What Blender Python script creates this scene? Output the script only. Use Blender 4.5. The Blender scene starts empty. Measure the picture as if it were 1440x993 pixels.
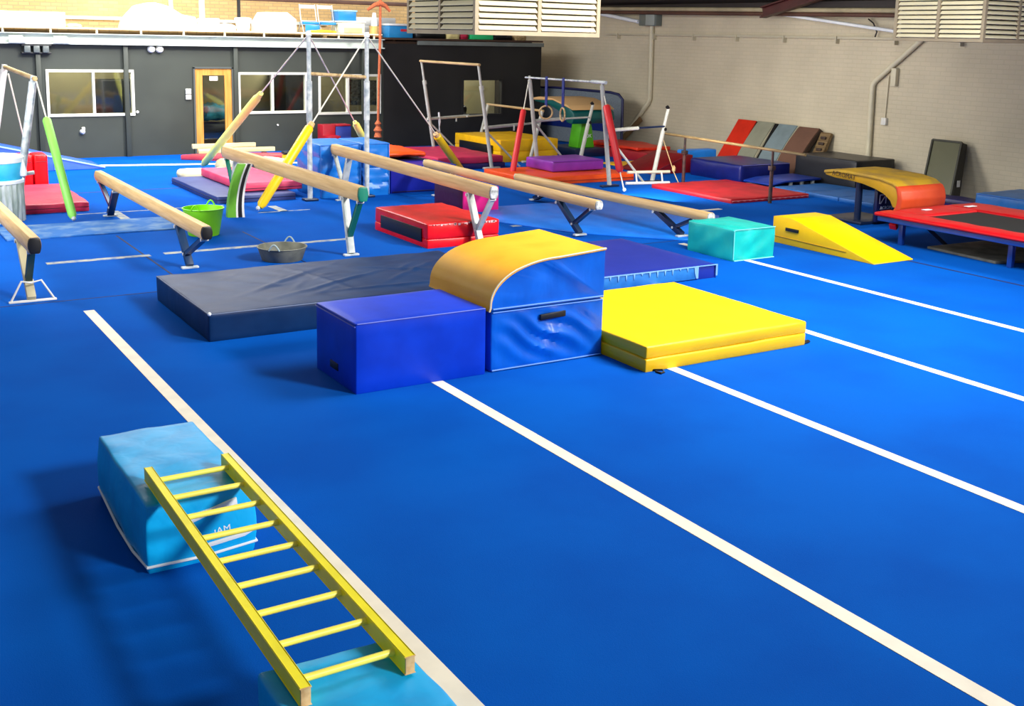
import bpy, bmesh, math, random
from mathutils import Vector, Matrix, noise
random.seed(7)
C = bpy.context.scene.collection
PI = math.pi

# ------------------------------------------------------------------ materials
def lin(c):
    return tuple(((v / 255.0) / 12.92 if v / 255.0 <= 0.04045 else ((v / 255.0 + 0.055) / 1.055) ** 2.4) for v in c) + (1.0,)
MATS = {}
def mat(name, rgb, rough=0.5, spec=0.5, var=0.0, vscale=3.0, rgb2=None, bump=0.0, bscale=8.0, stretch=None, metal=0.0, coat=0.0, detail=3.0, lo=.4, hi=.65, sheen=0.0):
    if name in MATS: return MATS[name]
    m = bpy.data.materials.new(name); m.use_nodes = True
    nt = m.node_tree; b = nt.nodes['Principled BSDF']
    b.inputs['Roughness'].default_value = rough
    b.inputs['Specular IOR Level'].default_value = spec
    b.inputs['Metallic'].default_value = metal
    b.inputs['Coat Weight'].default_value = coat
    b.inputs['Sheen Weight'].default_value = sheen
    tc = nt.nodes.new('ShaderNodeTexCoord'); mp = nt.nodes.new('ShaderNodeMapping')
    nt.links.new(tc.outputs['Object'], mp.inputs['Vector'])
    if stretch: mp.inputs['Scale'].default_value = stretch
    c1 = lin(rgb)
    c2 = lin(rgb2) if rgb2 else tuple(min(1, v * (1 - var)) for v in c1[:3]) + (1,)
    n = nt.nodes.new('ShaderNodeTexNoise'); n.inputs['Scale'].default_value = vscale; n.inputs['Detail'].default_value = detail
    nt.links.new(mp.outputs['Vector'], n.inputs['Vector'])
    r = nt.nodes.new('ShaderNodeValToRGB')
    r.color_ramp.elements[0].position = lo; r.color_ramp.elements[1].position = hi
    r.color_ramp.elements[0].color = c1; r.color_ramp.elements[1].color = c2
    nt.links.new(n.outputs['Fac'], r.inputs['Fac']); nt.links.new(r.outputs['Color'], b.inputs['Base Color'])
    if bump:
        n2 = nt.nodes.new('ShaderNodeTexNoise'); n2.inputs['Scale'].default_value = bscale; n2.inputs['Detail'].default_value = 2.0
        n2.inputs['Distortion'].default_value = 0.6
        nt.links.new(mp.outputs['Vector'], n2.inputs['Vector'])
        bp = nt.nodes.new('ShaderNodeBump'); bp.inputs['Strength'].default_value = bump; bp.inputs['Distance'].default_value = 0.02
        nt.links.new(n2.outputs['Fac'], bp.inputs['Height']); nt.links.new(bp.outputs['Normal'], b.inputs['Normal'])
    MATS[name] = m
    return m
def vinyl(name, rgb, rough=0.38, var=0.18, bump=0.25, bscale=5.0, stretch=None, rgb2=None, vscale=3.0, spec=0.4):
    return mat(name, rgb, rough=rough, spec=spec, var=var, vscale=vscale, bump=bump, bscale=bscale, stretch=stretch, rgb2=rgb2)
def brick_mat(name, c1, c2, cm, scale=1.0, bump=.5, axis='XZ', msize=.012):
    m = bpy.data.materials.new(name); m.use_nodes = True
    nt = m.node_tree; b = nt.nodes['Principled BSDF']; b.inputs['Roughness'].default_value = .7
    tc = nt.nodes.new('ShaderNodeTexCoord'); sp = nt.nodes.new('ShaderNodeSeparateXYZ'); cb = nt.nodes.new('ShaderNodeCombineXYZ')
    nt.links.new(tc.outputs['Object'], sp.inputs[0])
    nt.links.new(sp.outputs['X' if axis == 'XZ' else 'Y'], cb.inputs['X']); nt.links.new(sp.outputs['Z'], cb.inputs['Y'])
    br = nt.nodes.new('ShaderNodeTexBrick'); br.inputs['Scale'].default_value = scale
    br.inputs['Brick Width'].default_value = .24; br.inputs['Row Height'].default_value = .086
    br.inputs['Mortar Size'].default_value = msize; br.inputs['Mortar Smooth'].default_value = .4
    br.inputs['Color1'].default_value = lin(c1); br.inputs['Color2'].default_value = lin(c2); br.inputs['Mortar'].default_value = lin(cm)
    nt.links.new(cb.outputs[0], br.inputs['Vector'])
    n = nt.nodes.new('ShaderNodeTexNoise'); n.inputs['Scale'].default_value = .9; n.inputs['Detail'].default_value = 5
    nt.links.new(tc.outputs['Object'], n.inputs['Vector'])
    mx = nt.nodes.new('ShaderNodeMixRGB'); mx.blend_type = 'MULTIPLY'; mx.inputs['Fac'].default_value = .35
    rp = nt.nodes.new('ShaderNodeValToRGB'); rp.color_ramp.elements[0].position = .3; rp.color_ramp.elements[1].position = .7
    rp.color_ramp.elements[0].color = (.55, .55, .55, 1)
    nt.links.new(n.outputs['Fac'], rp.inputs['Fac'])
    nt.links.new(br.outputs['Color'], mx.inputs['Color1']); nt.links.new(rp.outputs['Color'], mx.inputs['Color2'])
    nt.links.new(mx.outputs['Color'], b.inputs['Base Color'])
    bp = nt.nodes.new('ShaderNodeBump'); bp.inputs['Strength'].default_value = bump; bp.inputs['Distance'].default_value = .01; bp.invert = True
    nt.links.new(br.outputs['Fac'], bp.inputs['Height']); nt.links.new(bp.outputs['Normal'], b.inputs['Normal'])
    return m
def glass_mat(name, tint=(.8, .85, .8), refl=.16):
    m = bpy.data.materials.new(name); m.use_nodes = True
    nt = m.node_tree; nt.nodes.clear()
    o = nt.nodes.new('ShaderNodeOutputMaterial'); mx = nt.nodes.new('ShaderNodeMixShader'); mx.inputs['Fac'].default_value = refl
    t = nt.nodes.new('ShaderNodeBsdfTransparent'); t.inputs['Color'].default_value = tint + (1,)
    g = nt.nodes.new('ShaderNodeBsdfGlossy'); g.inputs['Roughness'].default_value = .04
    nt.links.new(t.outputs[0], mx.inputs[1]); nt.links.new(g.outputs[0], mx.inputs[2]); nt.links.new(mx.outputs[0], o.inputs['Surface'])
    return m
def wood_mat(name, c1, c2, axis=1):
    st = [9, 9, 9]; st[axis] = .6
    return mat(name, c1, rough=.55, spec=.3, rgb2=c2, vscale=3.0, stretch=tuple(st), detail=4, bump=.05, bscale=6)

# ------------------------------------------------------------------ mesh helpers
def BM(): return bmesh.new()
def add_box(bm, x0, x1, y0, y1, z0, z1, bev=0.0, seg=2):
    r = bmesh.ops.create_cube(bm, size=1.0)
    vs = r['verts']
    for v in vs:
        v.co = Vector((x0 if v.co.x < 0 else x1, y0 if v.co.y < 0 else y1, z0 if v.co.z < 0 else z1))
    if bev:
        es = list({e for v in vs for e in v.link_edges})
        bmesh.ops.bevel(bm, geom=es, offset=bev, segments=seg, profile=.5, affect='EDGES')
    return bm
def frame_of(d, up=(0, 0, 1)):
    d = Vector(d).normalized(); up = Vector(up)
    if abs(d.dot(up)) > .98: up = Vector((0, 1, 0))
    s = d.cross(up).normalized(); u = s.cross(d).normalized()
    return d, s, u
def add_bar(bm, p0, p1, w, h, up=(0, 0, 1), bev=0.0):
    """square bar from p0 to p1, w across, h along 'up'"""
    p0 = Vector(p0); p1 = Vector(p1); d, s, u = frame_of(p1 - p0, up)
    r = bmesh.ops.create_cube(bm, size=1.0)
    for v in r['verts']:
        c = v.co.copy()
        v.co = (p0 if c.x < 0 else p1) + s * (c.y * w) + u * (c.z * h)
    if bev:
        es = list({e for v in r['verts'] for e in v.link_edges})
        bmesh.ops.bevel(bm, geom=es, offset=bev, segments=2, profile=.5, affect='EDGES')
    return bm
def add_tube(bm, pts, r, seg=10, closed=False):
    pts = [Vector(p) for p in pts]; n = len(pts); rings = []
    rs = r if isinstance(r, (list, tuple)) else [r] * n
    pu = None
    for i, p in enumerate(pts):
        if closed: d = pts[(i + 1) % n] - pts[(i - 1) % n]
        else: d = pts[min(i + 1, n - 1)] - pts[max(i - 1, 0)]
        d.normalize()
        if pu is None:
            _, s, u = frame_of(d)
        else:
            u = (pu - d * pu.dot(d)).normalized(); s = d.cross(u)
        pu = u
        rings.append([bm.verts.new(p + (s * math.cos(a) + u * math.sin(a)) * rs[i]) for a in [2 * PI * k / seg for k in range(seg)]])
    m = n if closed else n - 1
    for i in range(m):
        a, b = rings[i], rings[(i + 1) % n]
        for k in range(seg):
            bm.faces.new((a[k], a[(k + 1) % seg], b[(k + 1) % seg], b[k]))
    if not closed:
        bm.faces.new(rings[0][::-1]); bm.faces.new(rings[-1])
    return bm
def add_prism(bm, prof, axis, a0, a1, bev=0.0):
    """extrude a 2-D polygon: axis 'x' -> prof is (y,z); axis 'y' -> prof is (x,z); axis 'z' -> (x,y)"""
    def P(p, a):
        return Vector((a, p[0], p[1])) if axis == 'x' else Vector((p[0], a, p[1])) if axis == 'y' else Vector((p[0], p[1], a))
    A = [bm.verts.new(P(p, a0)) for p in prof]; B = [bm.verts.new(P(p, a1)) for p in prof]
    n = len(prof)
    fs = [bm.faces.new(A[::-1]), bm.faces.new(B)]
    for k in range(n): fs.append(bm.faces.new((A[k], A[(k + 1) % n], B[(k + 1) % n], B[k])))
    if bev:
        bmesh.ops.recalc_face_normals(bm, faces=fs)
        es = list({e for f in fs for e in f.edges})
        bmesh.ops.bevel(bm, geom=es, offset=bev, segments=2, profile=.5, affect='EDGES')
    return bm
def add_lathe(bm, prof, cx, cy, seg=24, sx=1.0, sy=1.0):
    rings = []
    for r, z in prof:
        rings.append([bm.verts.new((cx + r * sx * math.cos(2 * PI * k / seg), cy + r * sy * math.sin(2 * PI * k / seg), z)) for k in range(seg)])
    for i in range(len(rings) - 1):
        for k in range(seg):
            bm.faces.new((rings[i][k], rings[i][(k + 1) % seg], rings[i + 1][(k + 1) % seg], rings[i + 1][k]))
    bm.faces.new(rings[0][::-1]); bm.faces.new(rings[-1])
    return bm
def add_soft(bm, x0, x1, y0, y1, z0, z1, r=.025, cell=.09, puff=.01, wr=.006, ws=2.5, seed=0, flat_bottom=True, shape=None, lean=(0, 0)):
    """padded vinyl block: subdivided box with rounded edges, bulging faces and wrinkles"""
    dims = (x1 - x0, y1 - y0, z1 - z0)
    n = [max(2, min(100, int(d / cell) + 1)) for d in dims]
    r = min(r, min(dims) * .45)
    cache = {}
    def ticks(k):
        d = dims[k]; t = [0, r * .35 / d, r / d]
        inner = [r / d + (1 - 2 * r / d) * i / n[k] for i in range(1, n[k])]
        return t + inner + [1 - r / d, 1 - r * .35 / d, 1]
    T = [ticks(k) for k in range(3)]
    N = [len(t) - 1 for t in T]
    def V(i, j, k):
        key = (i, j, k)
        if key in cache: return cache[key]
        f = (T[0][i], T[1][j], T[2][k])
        p = Vector((x0 + f[0] * dims[0], y0 + f[1] * dims[1], z0 + f[2] * dims[2]))
        q = Vector((min(max(p.x, x0 + r), x1 - r), min(max(p.y, y0 + r), y1 - r), min(max(p.z, z0 + r), z1 - r)))
        d = p - q
        if d.length > 1e-9:
            p = q + d.normalized() * r
        s = Vector((0, 0, 0))
        for a in range(3):
            b, c = (a + 1) % 3, (a + 2) % 3
            w = math.sin(PI * f[b]) * math.sin(PI * f[c])
            if f[a] == 0: s[a] -= puff * w
            if f[a] == 1: s[a] += puff * w
        if wr:
            nv = noise.noise_vector(Vector((p.x * ws + seed, p.y * ws - seed, p.z * ws + 3 * seed)))
            nf = noise.noise(Vector((p.x * ws * 2.3 + p.y * ws * 1.1 + seed, p.y * ws * .5, p.z * ws * .8 + seed)))
            s += nv * wr + (d.normalized() if d.length > 1e-9 else Vector()) * nf * wr
        p = p + s
        if flat_bottom: p.z = max(p.z, z0)
        if f[2] == 0 and flat_bottom: p.z = z0
        if shape: p = shape(p, f)
        v = bm.verts.new(p); cache[key] = v
        return v
    for (a, b, c) in ((0, 1, 2), (1, 2, 0), (2, 0, 1)):
        for side in (0, N[c]):
            for i in range(N[a]):
                for j in range(N[b]):
                    idx = []
                    for (di, dj) in ((0, 0), (1, 0), (1, 1), (0, 1)):
                        t = [0, 0, 0]; t[a] = i + di; t[b] = j + dj; t[c] = side
                        idx.append(V(*t))
                    if side == 0: idx.reverse()
                    try: bm.faces.new(idx)
                    except ValueError: pass
    return bm

ROOT = {}
def obj(name, bm, m, parent=None, angle=38, origin=None):
    """link the bmesh (world coordinates) as one mesh object"""
    me = bpy.data.meshes.new(name)
    bmesh.ops.recalc_face_normals(bm, faces=bm.faces[:])
    if parent is not None:
        base = ROOT[parent]
    else:
        if origin is None:
            xs = [v.co for v in bm.verts]
            origin = Vector(((min(c.x for c in xs) + max(c.x for c in xs)) / 2, (min(c.y for c in xs) + max(c.y for c in xs)) / 2, min(c.z for c in xs)))
        base = Matrix.Translation(Vector(origin))
    bmesh.ops.transform(bm, matrix=base.inverted(), verts=bm.verts[:])
    bm.to_mesh(me); bm.free()
    for p in me.polygons: p.use_smooth = True
    me.set_sharp_from_angle(angle=math.radians(angle))
    if m: me.materials.append(m)
    o = bpy.data.objects.new(name, me); C.objects.link(o)
    if parent is not None:
        o.parent = parent; ROOT[o] = base
    else:
        o.location = base.to_translation(); ROOT[o] = base
    return o
def thing(name, label, cat, loc, group=None):
    o = bpy.data.objects.new(name, None); C.objects.link(o); o.empty_display_size = .1
    o.location = loc; ROOT[o] = Matrix.Translation(Vector(loc))
    o['label'] = label; o['category'] = cat
    if group: o['group'] = group
    return o
def tag(o, label, cat, group=None, kind=None):
    o['label'] = label; o['category'] = cat
    if group: o['group'] = group
    if kind: o['kind'] = kind
    return o
def struct(name, bm, m, parent=None, angle=38):
    o = obj(name, bm, m, parent, angle)
    if parent is None: o['kind'] = 'structure'
    return o
def text_mesh(name, body, size, m, parent, mtx, extrude=.0015):
    cu = bpy.data.curves.new(name, 'FONT'); cu.body = body; cu.size = size; cu.extrude = extrude
    cu.align_x = 'CENTER'; cu.align_y = 'CENTER'
    t = bpy.data.objects.new(name, cu); C.objects.link(t)
    bpy.context.view_layer.update()
    me = bpy.data.meshes.new_from_object(t)
    bpy.data.objects.remove(t)
    bm = BM(); bm.from_mesh(me); bmesh.ops.transform(bm, matrix=mtx, verts=bm.verts[:])
    return obj(name, bm, m, parent)
def axes(origin, x, y):
    x = Vector(x).normalized(); y = Vector(y); z = x.cross(y).normalized(); y = z.cross(x)
    return Matrix(((x.x, y.x, z.x, origin[0]), (x.y, y.y, z.y, origin[1]), (x.z, y.z, z.z, origin[2]), (0, 0, 0, 1)))

# ------------------------------------------------------------------ palette
M_floor = mat('carpet_blue', (0, 82, 174), rough=.9, spec=.05, rgb2=(0, 74, 164), vscale=.9, detail=6, bump=.12, bscale=160, sheen=0.0)
M_tape = mat('white_tape', (236, 226, 205), rough=.6, var=.1, vscale=5)
M_tape2 = mat('worn_tape', (170, 168, 150), rough=.7, rgb2=(90, 120, 160), vscale=9)
M_seam = mat('dark_seam', (2, 22, 70), rough=.8)
M_black = mat('black_vinyl', (14, 14, 16), rough=.45, var=.2)
M_white = mat('white_paint', (214, 212, 204), rough=.4, var=.06)
M_steel = mat('galvanised_steel', (206, 210, 206), rough=.45, rgb2=(150, 162, 168), vscale=9, metal=.0, spec=.5)
M_wire = mat('steel_wire', (222, 216, 196), rough=.5)
M_dkmetal = mat('navy_paint', (16, 34, 66), rough=.35, var=.2)
M_beam = wood_mat('beam_suede', (220, 184, 126), (202, 164, 108))
M_barwood = wood_mat('bar_wood', (200, 172, 124), (170, 140, 92))
M_chalk = mat('chalk', (232, 236, 238), rough=.9, var=.1)

# ------------------------------------------------------------------ setting: floor, lines
bm = BM(); add_box(bm, -2.5, 18.4, -1.0, 29.2, -.12, 0)
struct('floor', bm, M_floor)
TN = [0]
def trim(bm, m):
    TN[0] += 1
    return struct('trim_%d' % TN[0], bm, m)
for x, ya, yb in ((2.17, 1.5, 11.47), (4.16, 1.5, 11.8), (6.14, 1.5, 11.8), (8.14, 1.5, 11.8), (10.15, 1.5, 11.8)):
    bm = BM(); add_box(bm, x - .052, x + .052, ya, yb, 0, .0025); trim(bm, M_tape)
# edge of the sprung floor and joints between the landing mats
for (x0, x1, y0, y1) in ((-.5, 12.12, 11.99, 12.01), (12.09, 12.13, 4.0, 12.0), (3.345, 3.37, 12.0, 15.6), (4.98, 5.0, 12.0, 15.2), (2.0, 8.0, 19.95, 20.0)):
    bm = BM(); add_box(bm, x0, x1, y0, y1, 0, .002); trim(bm, M_seam)
for (x0, x1, y0, y1) in ((2.2, 3.42, 13.98, 14.1), (3.6, 5.02, 14.02, 14.14), (5.15, 6.1, 14.0, 14.11), (8.72, 9.76, 13.96, 14.06), (3.72, 3.86, 16.75, 17.75),
                         (6.1, 6.24, 16.7, 17.3), (4.3, 5.5, 17.66, 17.7), (3.1, 4.4, 17.62, 17.66), (5.75, 6.6, 16.7, 16.74), (3.2, 3.5, 18.9, 20.1)):
    bm = BM(); add_box(bm, x0, x1, y0, y1, 0, .003); trim(bm, M_tape2)
bm = BM(); add_prism(bm, [(4.8, 23.75), (9.2, 22.75), (9.2, 22.95), (4.8, 24.0)], 'z', 0, .004); trim(bm, M_tape)
bm = BM(); add_box(bm, 10.3, 12.9, 13.98, 14.08, .0, .004); trim(bm, M_tape)

# ------------------------------------------------------------------ setting: walls
WY = 25.4
M_dark = mat('charcoal_paint', (56, 60, 53), rough=.5, rgb2=(47, 51, 45), vscale=.7, spec=.35)
M_dark2 = mat('black_panel_paint', (38, 37, 35), rough=.55, rgb2=(30, 29, 28), vscale=.8, spec=.3)
WINS = [(4.16, 5.97, .90, 1.90), (8.30, 9.99, .89, 1.85), (10.27, 11.91, .84, 1.81)]
DOOR = (7.27, 8.19, 0, 1.96)
def wall_with_holes(bm, x0, x1, z0, z1, holes, y0, y1):
    xs = sorted({x0, x1} | {h[0] for h in holes} | {h[1] for h in holes})
    for a, b in zip(xs, xs[1:]):
        hs = [h for h in holes if h[0] <= a + 1e-6 and h[1] >= b - 1e-6]
        if not hs: add_box(bm, a, b, y0, y1, z0, z1)
        else:
            h = hs[0]
            if h[2] > z0: add_box(bm, a, b, y0, y1, z0, h[2])
            if h[3] < z1: add_box(bm, a, b, y0, y1, h[3], z1)
bm = BM(); wall_with_holes(bm, -2.5, 11.98, 0, 2.45, WINS + [DOOR], WY, WY + .14)
struct('wall_back', bm, M_dark)
W3 = (14.19, 15.43, .74, 1.71)
bm = BM(); wall_with_holes(bm, 11.98, 16.62, 0, 2.56, [W3], WY - .03, WY + .14); add_box(bm, 16.48, 16.62, WY + .14, 29, 0, 2.56)
struct('wall_back_right', bm, M_dark2)
# posts standing proud of the dark wall
for x in (4.02, 5.80, 8.24, 11.44):
    bm = BM(); add_box(bm, x - .05, x + .05, WY - .09, WY - .001, 0, 2.43, .008); trim(bm, M_dark)
M_gal = mat('pale_steel_trim', (196, 204, 196), rough=.5, var=.12, vscale=2)
bm = BM(); add_prism(bm, [(WY - .16, 2.43), (WY, 2.43), (WY, 2.66), (WY - .16, 2.66), (WY - .16, 2.645), (WY - .03, 2.635), (WY - .03, 2.46), (WY - .16, 2.455)], 'x', -2.5, 11.95); trim(bm, M_gal)
bm = BM(); add_prism(bm, [(WY - .10, 2.54), (WY - .02, 2.54), (WY - .02, 2.64), (WY - .10, 2.64)], 'x', 12.9, 16.65); trim(bm, mat('grey_trim', (112, 118, 112), rough=.6, var=.2))
# rooms behind the dark wall
M_inner = mat('khaki_inner_wall', (150, 140, 102), rough=.8, var=.2, vscale=.8)
bm = BM(); add_box(bm, -2.5, 16.4, 27.4, 27.5, 0, 2.55); struct('wall_inner', bm, M_inner)
bm = BM(); add_box(bm, 6.55, 6.63, WY + .14, 27.4, 0, 2.5); add_box(bm, 12.4, 12.48, WY + .14, 27.4, 0, 2.5); struct('wall_partition', bm, M_inner)
M_deck = mat('deck_board', (70, 48, 32), rough=.8, var=.3, vscale=2)
bm = BM(); add_box(bm, -2.5, 16.6, WY + .02, 29, 2.56, 2.62); struct('ceiling_office', bm, M_deck)
M_shelf = mat('pale_board', (236, 226, 200), rough=.7, var=.1)
bm = BM(); add_box(bm, -2.5, 11.95, WY - .02, 28.9, 2.755, 2.785)
for k in range(16):
    x = -2.2 + k * .93; add_box(bm, x - .02, x + .02, WY + .02, WY + .06, 2.62, 2.755)
trim(bm, M_shelf)
bm = BM(); add_box(bm, 11.95, 16.62, WY - .1, 28.9, 2.655, 2.70)
for k in range(4):
    x = 12.3 + k * 1.35; add_box(bm, x, x + .05, WY + .1, 28.6, 2.62, 2.655)
trim(bm, M_deck)
# brick wall above the mezzanine, cream painted block wall on the right
bm = BM(); add_box(bm, -2.5, 18.4, 29.0, 29.2, 0, 5.2); struct('wall_far', bm, brick_mat('yellow_brick', (196, 160, 104), (210, 174, 118), (176, 150, 108), 1.0, .4, 'XZ'))
bm = BM(); add_box(bm, -2.5, 12.0, 28.92, 29.0, 2.98, 3.06); trim(bm, M_gal)
M_cream = brick_mat('cream_painted_brick', (206, 194, 166), (202, 191, 164), (198, 187, 160), 1.0, .35, 'YZ', .01)
bm = BM(); add_box(bm, 18.2, 18.4, 2.0, 29.0, 0, 3.9); struct('wall_right', bm, M_cream)
# cable tray ledge along the cream wall
M_ledge = mat('cream_ledge', (190, 182, 156), rough=.6, var=.1)
bm = BM(); add_box(bm, 18.12, 18.2, 5.0, 24.6, 2.90, 2.945)
for k in range(13):
    y = 6 + k * 1.5; add_box(bm, 18.09, 18.2, y - .015, y + .015, 2.80, 2.945)
trim(bm, M_ledge)

# roof over the right hand side and the mezzanine
M_roof = mat('dark_roof_sheet', (46, 40, 38), rough=.7, var=.2)
M_maroon = mat('maroon_steel', (72, 22, 20), rough=.5, var=.25, vscale=4)
M_purlin = mat('brown_purlin', (92, 60, 46), rough=.6, var=.3)
M_purlin2 = mat('cream_conduit', (176, 164, 130), rough=.6, var=.2)
def roof_z(x): return 3.66 + (18.2 - x) * .17
bm = BM(); add_prism(bm, [(18.4, roof_z(18.4)), (13.6, roof_z(13.6)), (13.6, roof_z(13.6) + .08), (18.4, roof_z(18.4) + .08)], 'y', 6.0, 24.9)
struct('ceiling', bm, M_roof)
# eaves beam and conduit beside the wall
bm = BM(); add_box(bm, 17.92, 18.06, 7.0, 24.9, 3.45, 3.66, .01); trim(bm, M_roof)
bm = BM(); add_tube(bm, [(17.9, 7.0, 3.36), (17.9, 24.9, 3.58)], .05, 10); trim(bm, M_purlin2)
bm = BM(); add_tube(bm, [(17.93, 7.0, 3.27), (17.93, 24.9, 3.49)], .045, 10); trim(bm, M_purlin)
bm = BM(); add_bar(bm, (17.7, 18.25, 3.43), (17.7, 14.2, 4.33), .03, .22, up=(0, .2, 1)); add_bar(bm, (17.7, 18.25, 3.33), (17.7, 14.2, 4.23), .2, .03, up=(0, .2, 1)); add_bar(bm, (17.7, 18.25, 3.54), (17.7, 14.2, 4.44), .2, .03, up=(0, .2, 1)); trim(bm, M_maroon)
bm = BM(); add_box(bm, 8.6, 16.0, 27.2, 27.36, 3.52, 3.62, .01); trim(bm, M_purlin)
# pipes and conduit on the cream wall
M_pipe = mat('cream_pipe', (206, 198, 170), rough=.5, var=.1)
bm = BM(); add_tube(bm, [(18.14, 14.28, 3.0), (18.14, 14.5, 2.82), (18.14, 15.42, 2.08), (18.14, 15.48, 1.98), (18.14, 15.44, 0.0)], .055, 12)
tag(obj('drain_pipe', bm, M_pipe), 'cream downpipe with a bend on the cream wall behind the yellow topped vault table', 'pipe')
bm = BM(); add_tube(bm, [(18.14, 22.62, 3.2), (18.14, 22.58, 1.30), (18.14, 22.64, 1.2), (18.14, 23.75, .1), (18.14, 23.8, 0)], .06, 12)
tag(obj('drain_pipe', bm, M_pipe), 'cream downpipe dropping from the grey box then kinking left near the red mats', 'pipe')
t = thing('electrical_box', 'grey electrical box high on the cream wall above the left downpipe', 'electrical box', (18.1, 22.65, 3.15))
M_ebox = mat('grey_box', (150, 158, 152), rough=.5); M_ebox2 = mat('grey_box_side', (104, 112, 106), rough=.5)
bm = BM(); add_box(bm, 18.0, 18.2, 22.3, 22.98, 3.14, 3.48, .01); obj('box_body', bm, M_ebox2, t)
bm = BM(); add_box(bm, 17.97, 18.0, 22.33, 22.68, 3.15, 3.46, .006); obj('box_door', bm, M_ebox, t)
t = thing('wall_switch', 'white pull cord switch hanging beside the right downpipe', 'switch', (18.16, 15.14, 1.15))
bm = BM(); add_box(bm, 18.13, 18.2, 15.08, 15.2, 1.22, 1.36, .006); obj('switch_box', bm, M_white, t)
bm = BM(); add_tube(bm, [(18.17, 15.14, 1.36), (18.17, 15.12, 2.2)], .012, 8); obj('conduit', bm, M_pipe, t)
bm = BM(); add_box(bm, 18.1, 18.2, 14.9, 15.02, 2.0, 2.35, .006)
tag(obj('fuse_cover', bm, M_pipe), 'narrow cream metal cover plate right of the downpipe bend', 'cover plate')
bm = BM(); add_tube(bm, [(18.12, 15.7, 3.3), (18.1, 15.55, 3.22), (18.1, 15.45, 3.05), (18.12, 15.5, 2.95)], .015, 8)
tag(obj('cable_loop', bm, M_black), 'short black cable loop above the ledge near the right louvred cooler', 'cable')

# ------------------------------------------------------------------ windows and door in the dark wall
M_frame = mat('white_window_frame', (214, 212, 198), rough=.5, var=.08)
M_glass = glass_mat('window_glass', (.86, .87, .8), .06)
def window(n, x0, x1, z0, z1, mull, y=WY, fm=M_frame, w=.055):
    e = bpy.data.objects.new('window_%d' % n, None); C.objects.link(e); e.location = ((x0 + x1) / 2, y, z0); e['kind'] = 'structure'
    ROOT[e] = Matrix.Translation(e.location)
    bm = BM()
    add_box(bm, x0, x1, y - .03, y + .1, z0, z0 + w); add_box(bm, x0, x1, y - .03, y + .1, z1 - w, z1)
    add_box(bm, x0, x0 + w, y - .03, y + .1, z0 + w, z1 - w); add_box(bm, x1 - w, x1, y - .03, y + .1, z0 + w, z1 - w)
    for q in mull: add_box(bm, q - w * .45, q + w * .45, y - .025, y + .095, z0 + w, z1 - w)
    obj('window_frame', bm, fm, e)
    bm = BM(); add_box(bm, x0 + w * .6, x1 - w * .6, y + .04, y + .046, z0 + w * .6, z1 - w * .6); obj('pane', bm, M_glass, e)
window(1, *WINS[0], [5.12])
window(2, *WINS[1], [9.13])
window(3, *WINS[2], [11.04])
window(4, *W3, [], y=WY - .03, fm=M_dark2, w=.05)
M_doorwood = wood_mat('orange_door_wood', (206, 142, 66), (182, 118, 48), 2)
e = bpy.data.objects.new('door_1', None); C.objects.link(e); e.location = (7.73, WY, 0); e['kind'] = 'structure'; ROOT[e] = Matrix.Translation(e.location)
bm = BM(); add_box(bm, 7.27, 7.31, WY - .04, WY + .12, 0, 1.96); add_box(bm, 8.15, 8.19, WY - .04, WY + .12, 0, 1.96); add_box(bm, 7.27, 8.19, WY - .04, WY + .12, 1.93, 1.97)
obj('door_frame', bm, mat('grey_door_frame', (70, 74, 70), rough=.5), e)
bm = BM(); wall_with_holes(bm, 7.31, 8.15, .02, 1.93, [(7.48, 7.99, .16, 1.78)], WY - .01, WY + .035); d = obj('door_leaf', bm, M_doorwood, e)
bm = BM(); add_box(bm, 7.47, 8.0, WY + .01, WY + .016, .15, 1.79); obj('pane', bm, M_glass, d)
bm = BM(); add_box(bm, 7.64, 7.83, WY - .016, WY - .011, 1.66, 1.76); obj('paper_notice', bm, M_white, d)
# furniture and shapes seen dimly through the panes
M_cab = mat('dark_cabinet', (30, 34, 38), rough=.6); M_bluebag = mat('blue_bag', (40, 130, 160), rough=.7)
bm = BM(); add_box(bm, 5.5, 6.5, 26.3, 27.3, 0, 1.62, .01); tag(obj('cupboard', bm, M_cab), 'dark cupboard seen through the left office window', 'cupboard')
bm = BM(); add_box(bm, 9.75, 10.45, 26.2, 27.2, 0, 1.85, .01); tag(obj('cupboard', bm, M_cab), 'dark cupboard seen through the window right of the orange door', 'cupboard')
bm = BM(); add_soft(bm, 7.5, 8.4, 26.3, 26.9, .68, 1.02, r=.12, cell=.1, wr=.06, ws=5, flat_bottom=False)
tag(obj('bag_pile', bm, M_bluebag), 'turquoise bag seen through the orange door glass', 'bag')
bm = BM(); add_box(bm, 7.1, 8.6, 26.2, 27.0, 0, .6, .01); tag(obj('counter', bm, M_cab), 'dark counter behind the orange door under the turquoise bag', 'counter')
bm = BM(); add_prism(bm, [(11.25, 1.02), (12.3, 1.0), (12.3, 1.62), (11.25, 1.66)], 'y', 26.0, 26.04)
tag(obj('dark_curtain', bm, mat('speckled_dark_fabric', (22, 24, 26), rgb2=(90, 94, 92), vscale=18, rough=.8)), 'dark speckled cloth hanging behind the third office window', 'cloth')
bm = BM(); add_soft(bm, 14.15, 14.75, 26.0, 26.4, .55, .98, r=.1, cell=.08, wr=.09, ws=6, flat_bottom=False)
tag(obj('clutter_heap', bm, M_cab), 'dark clutter on the sill inside the black wall window', 'clutter', kind='stuff')
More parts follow.
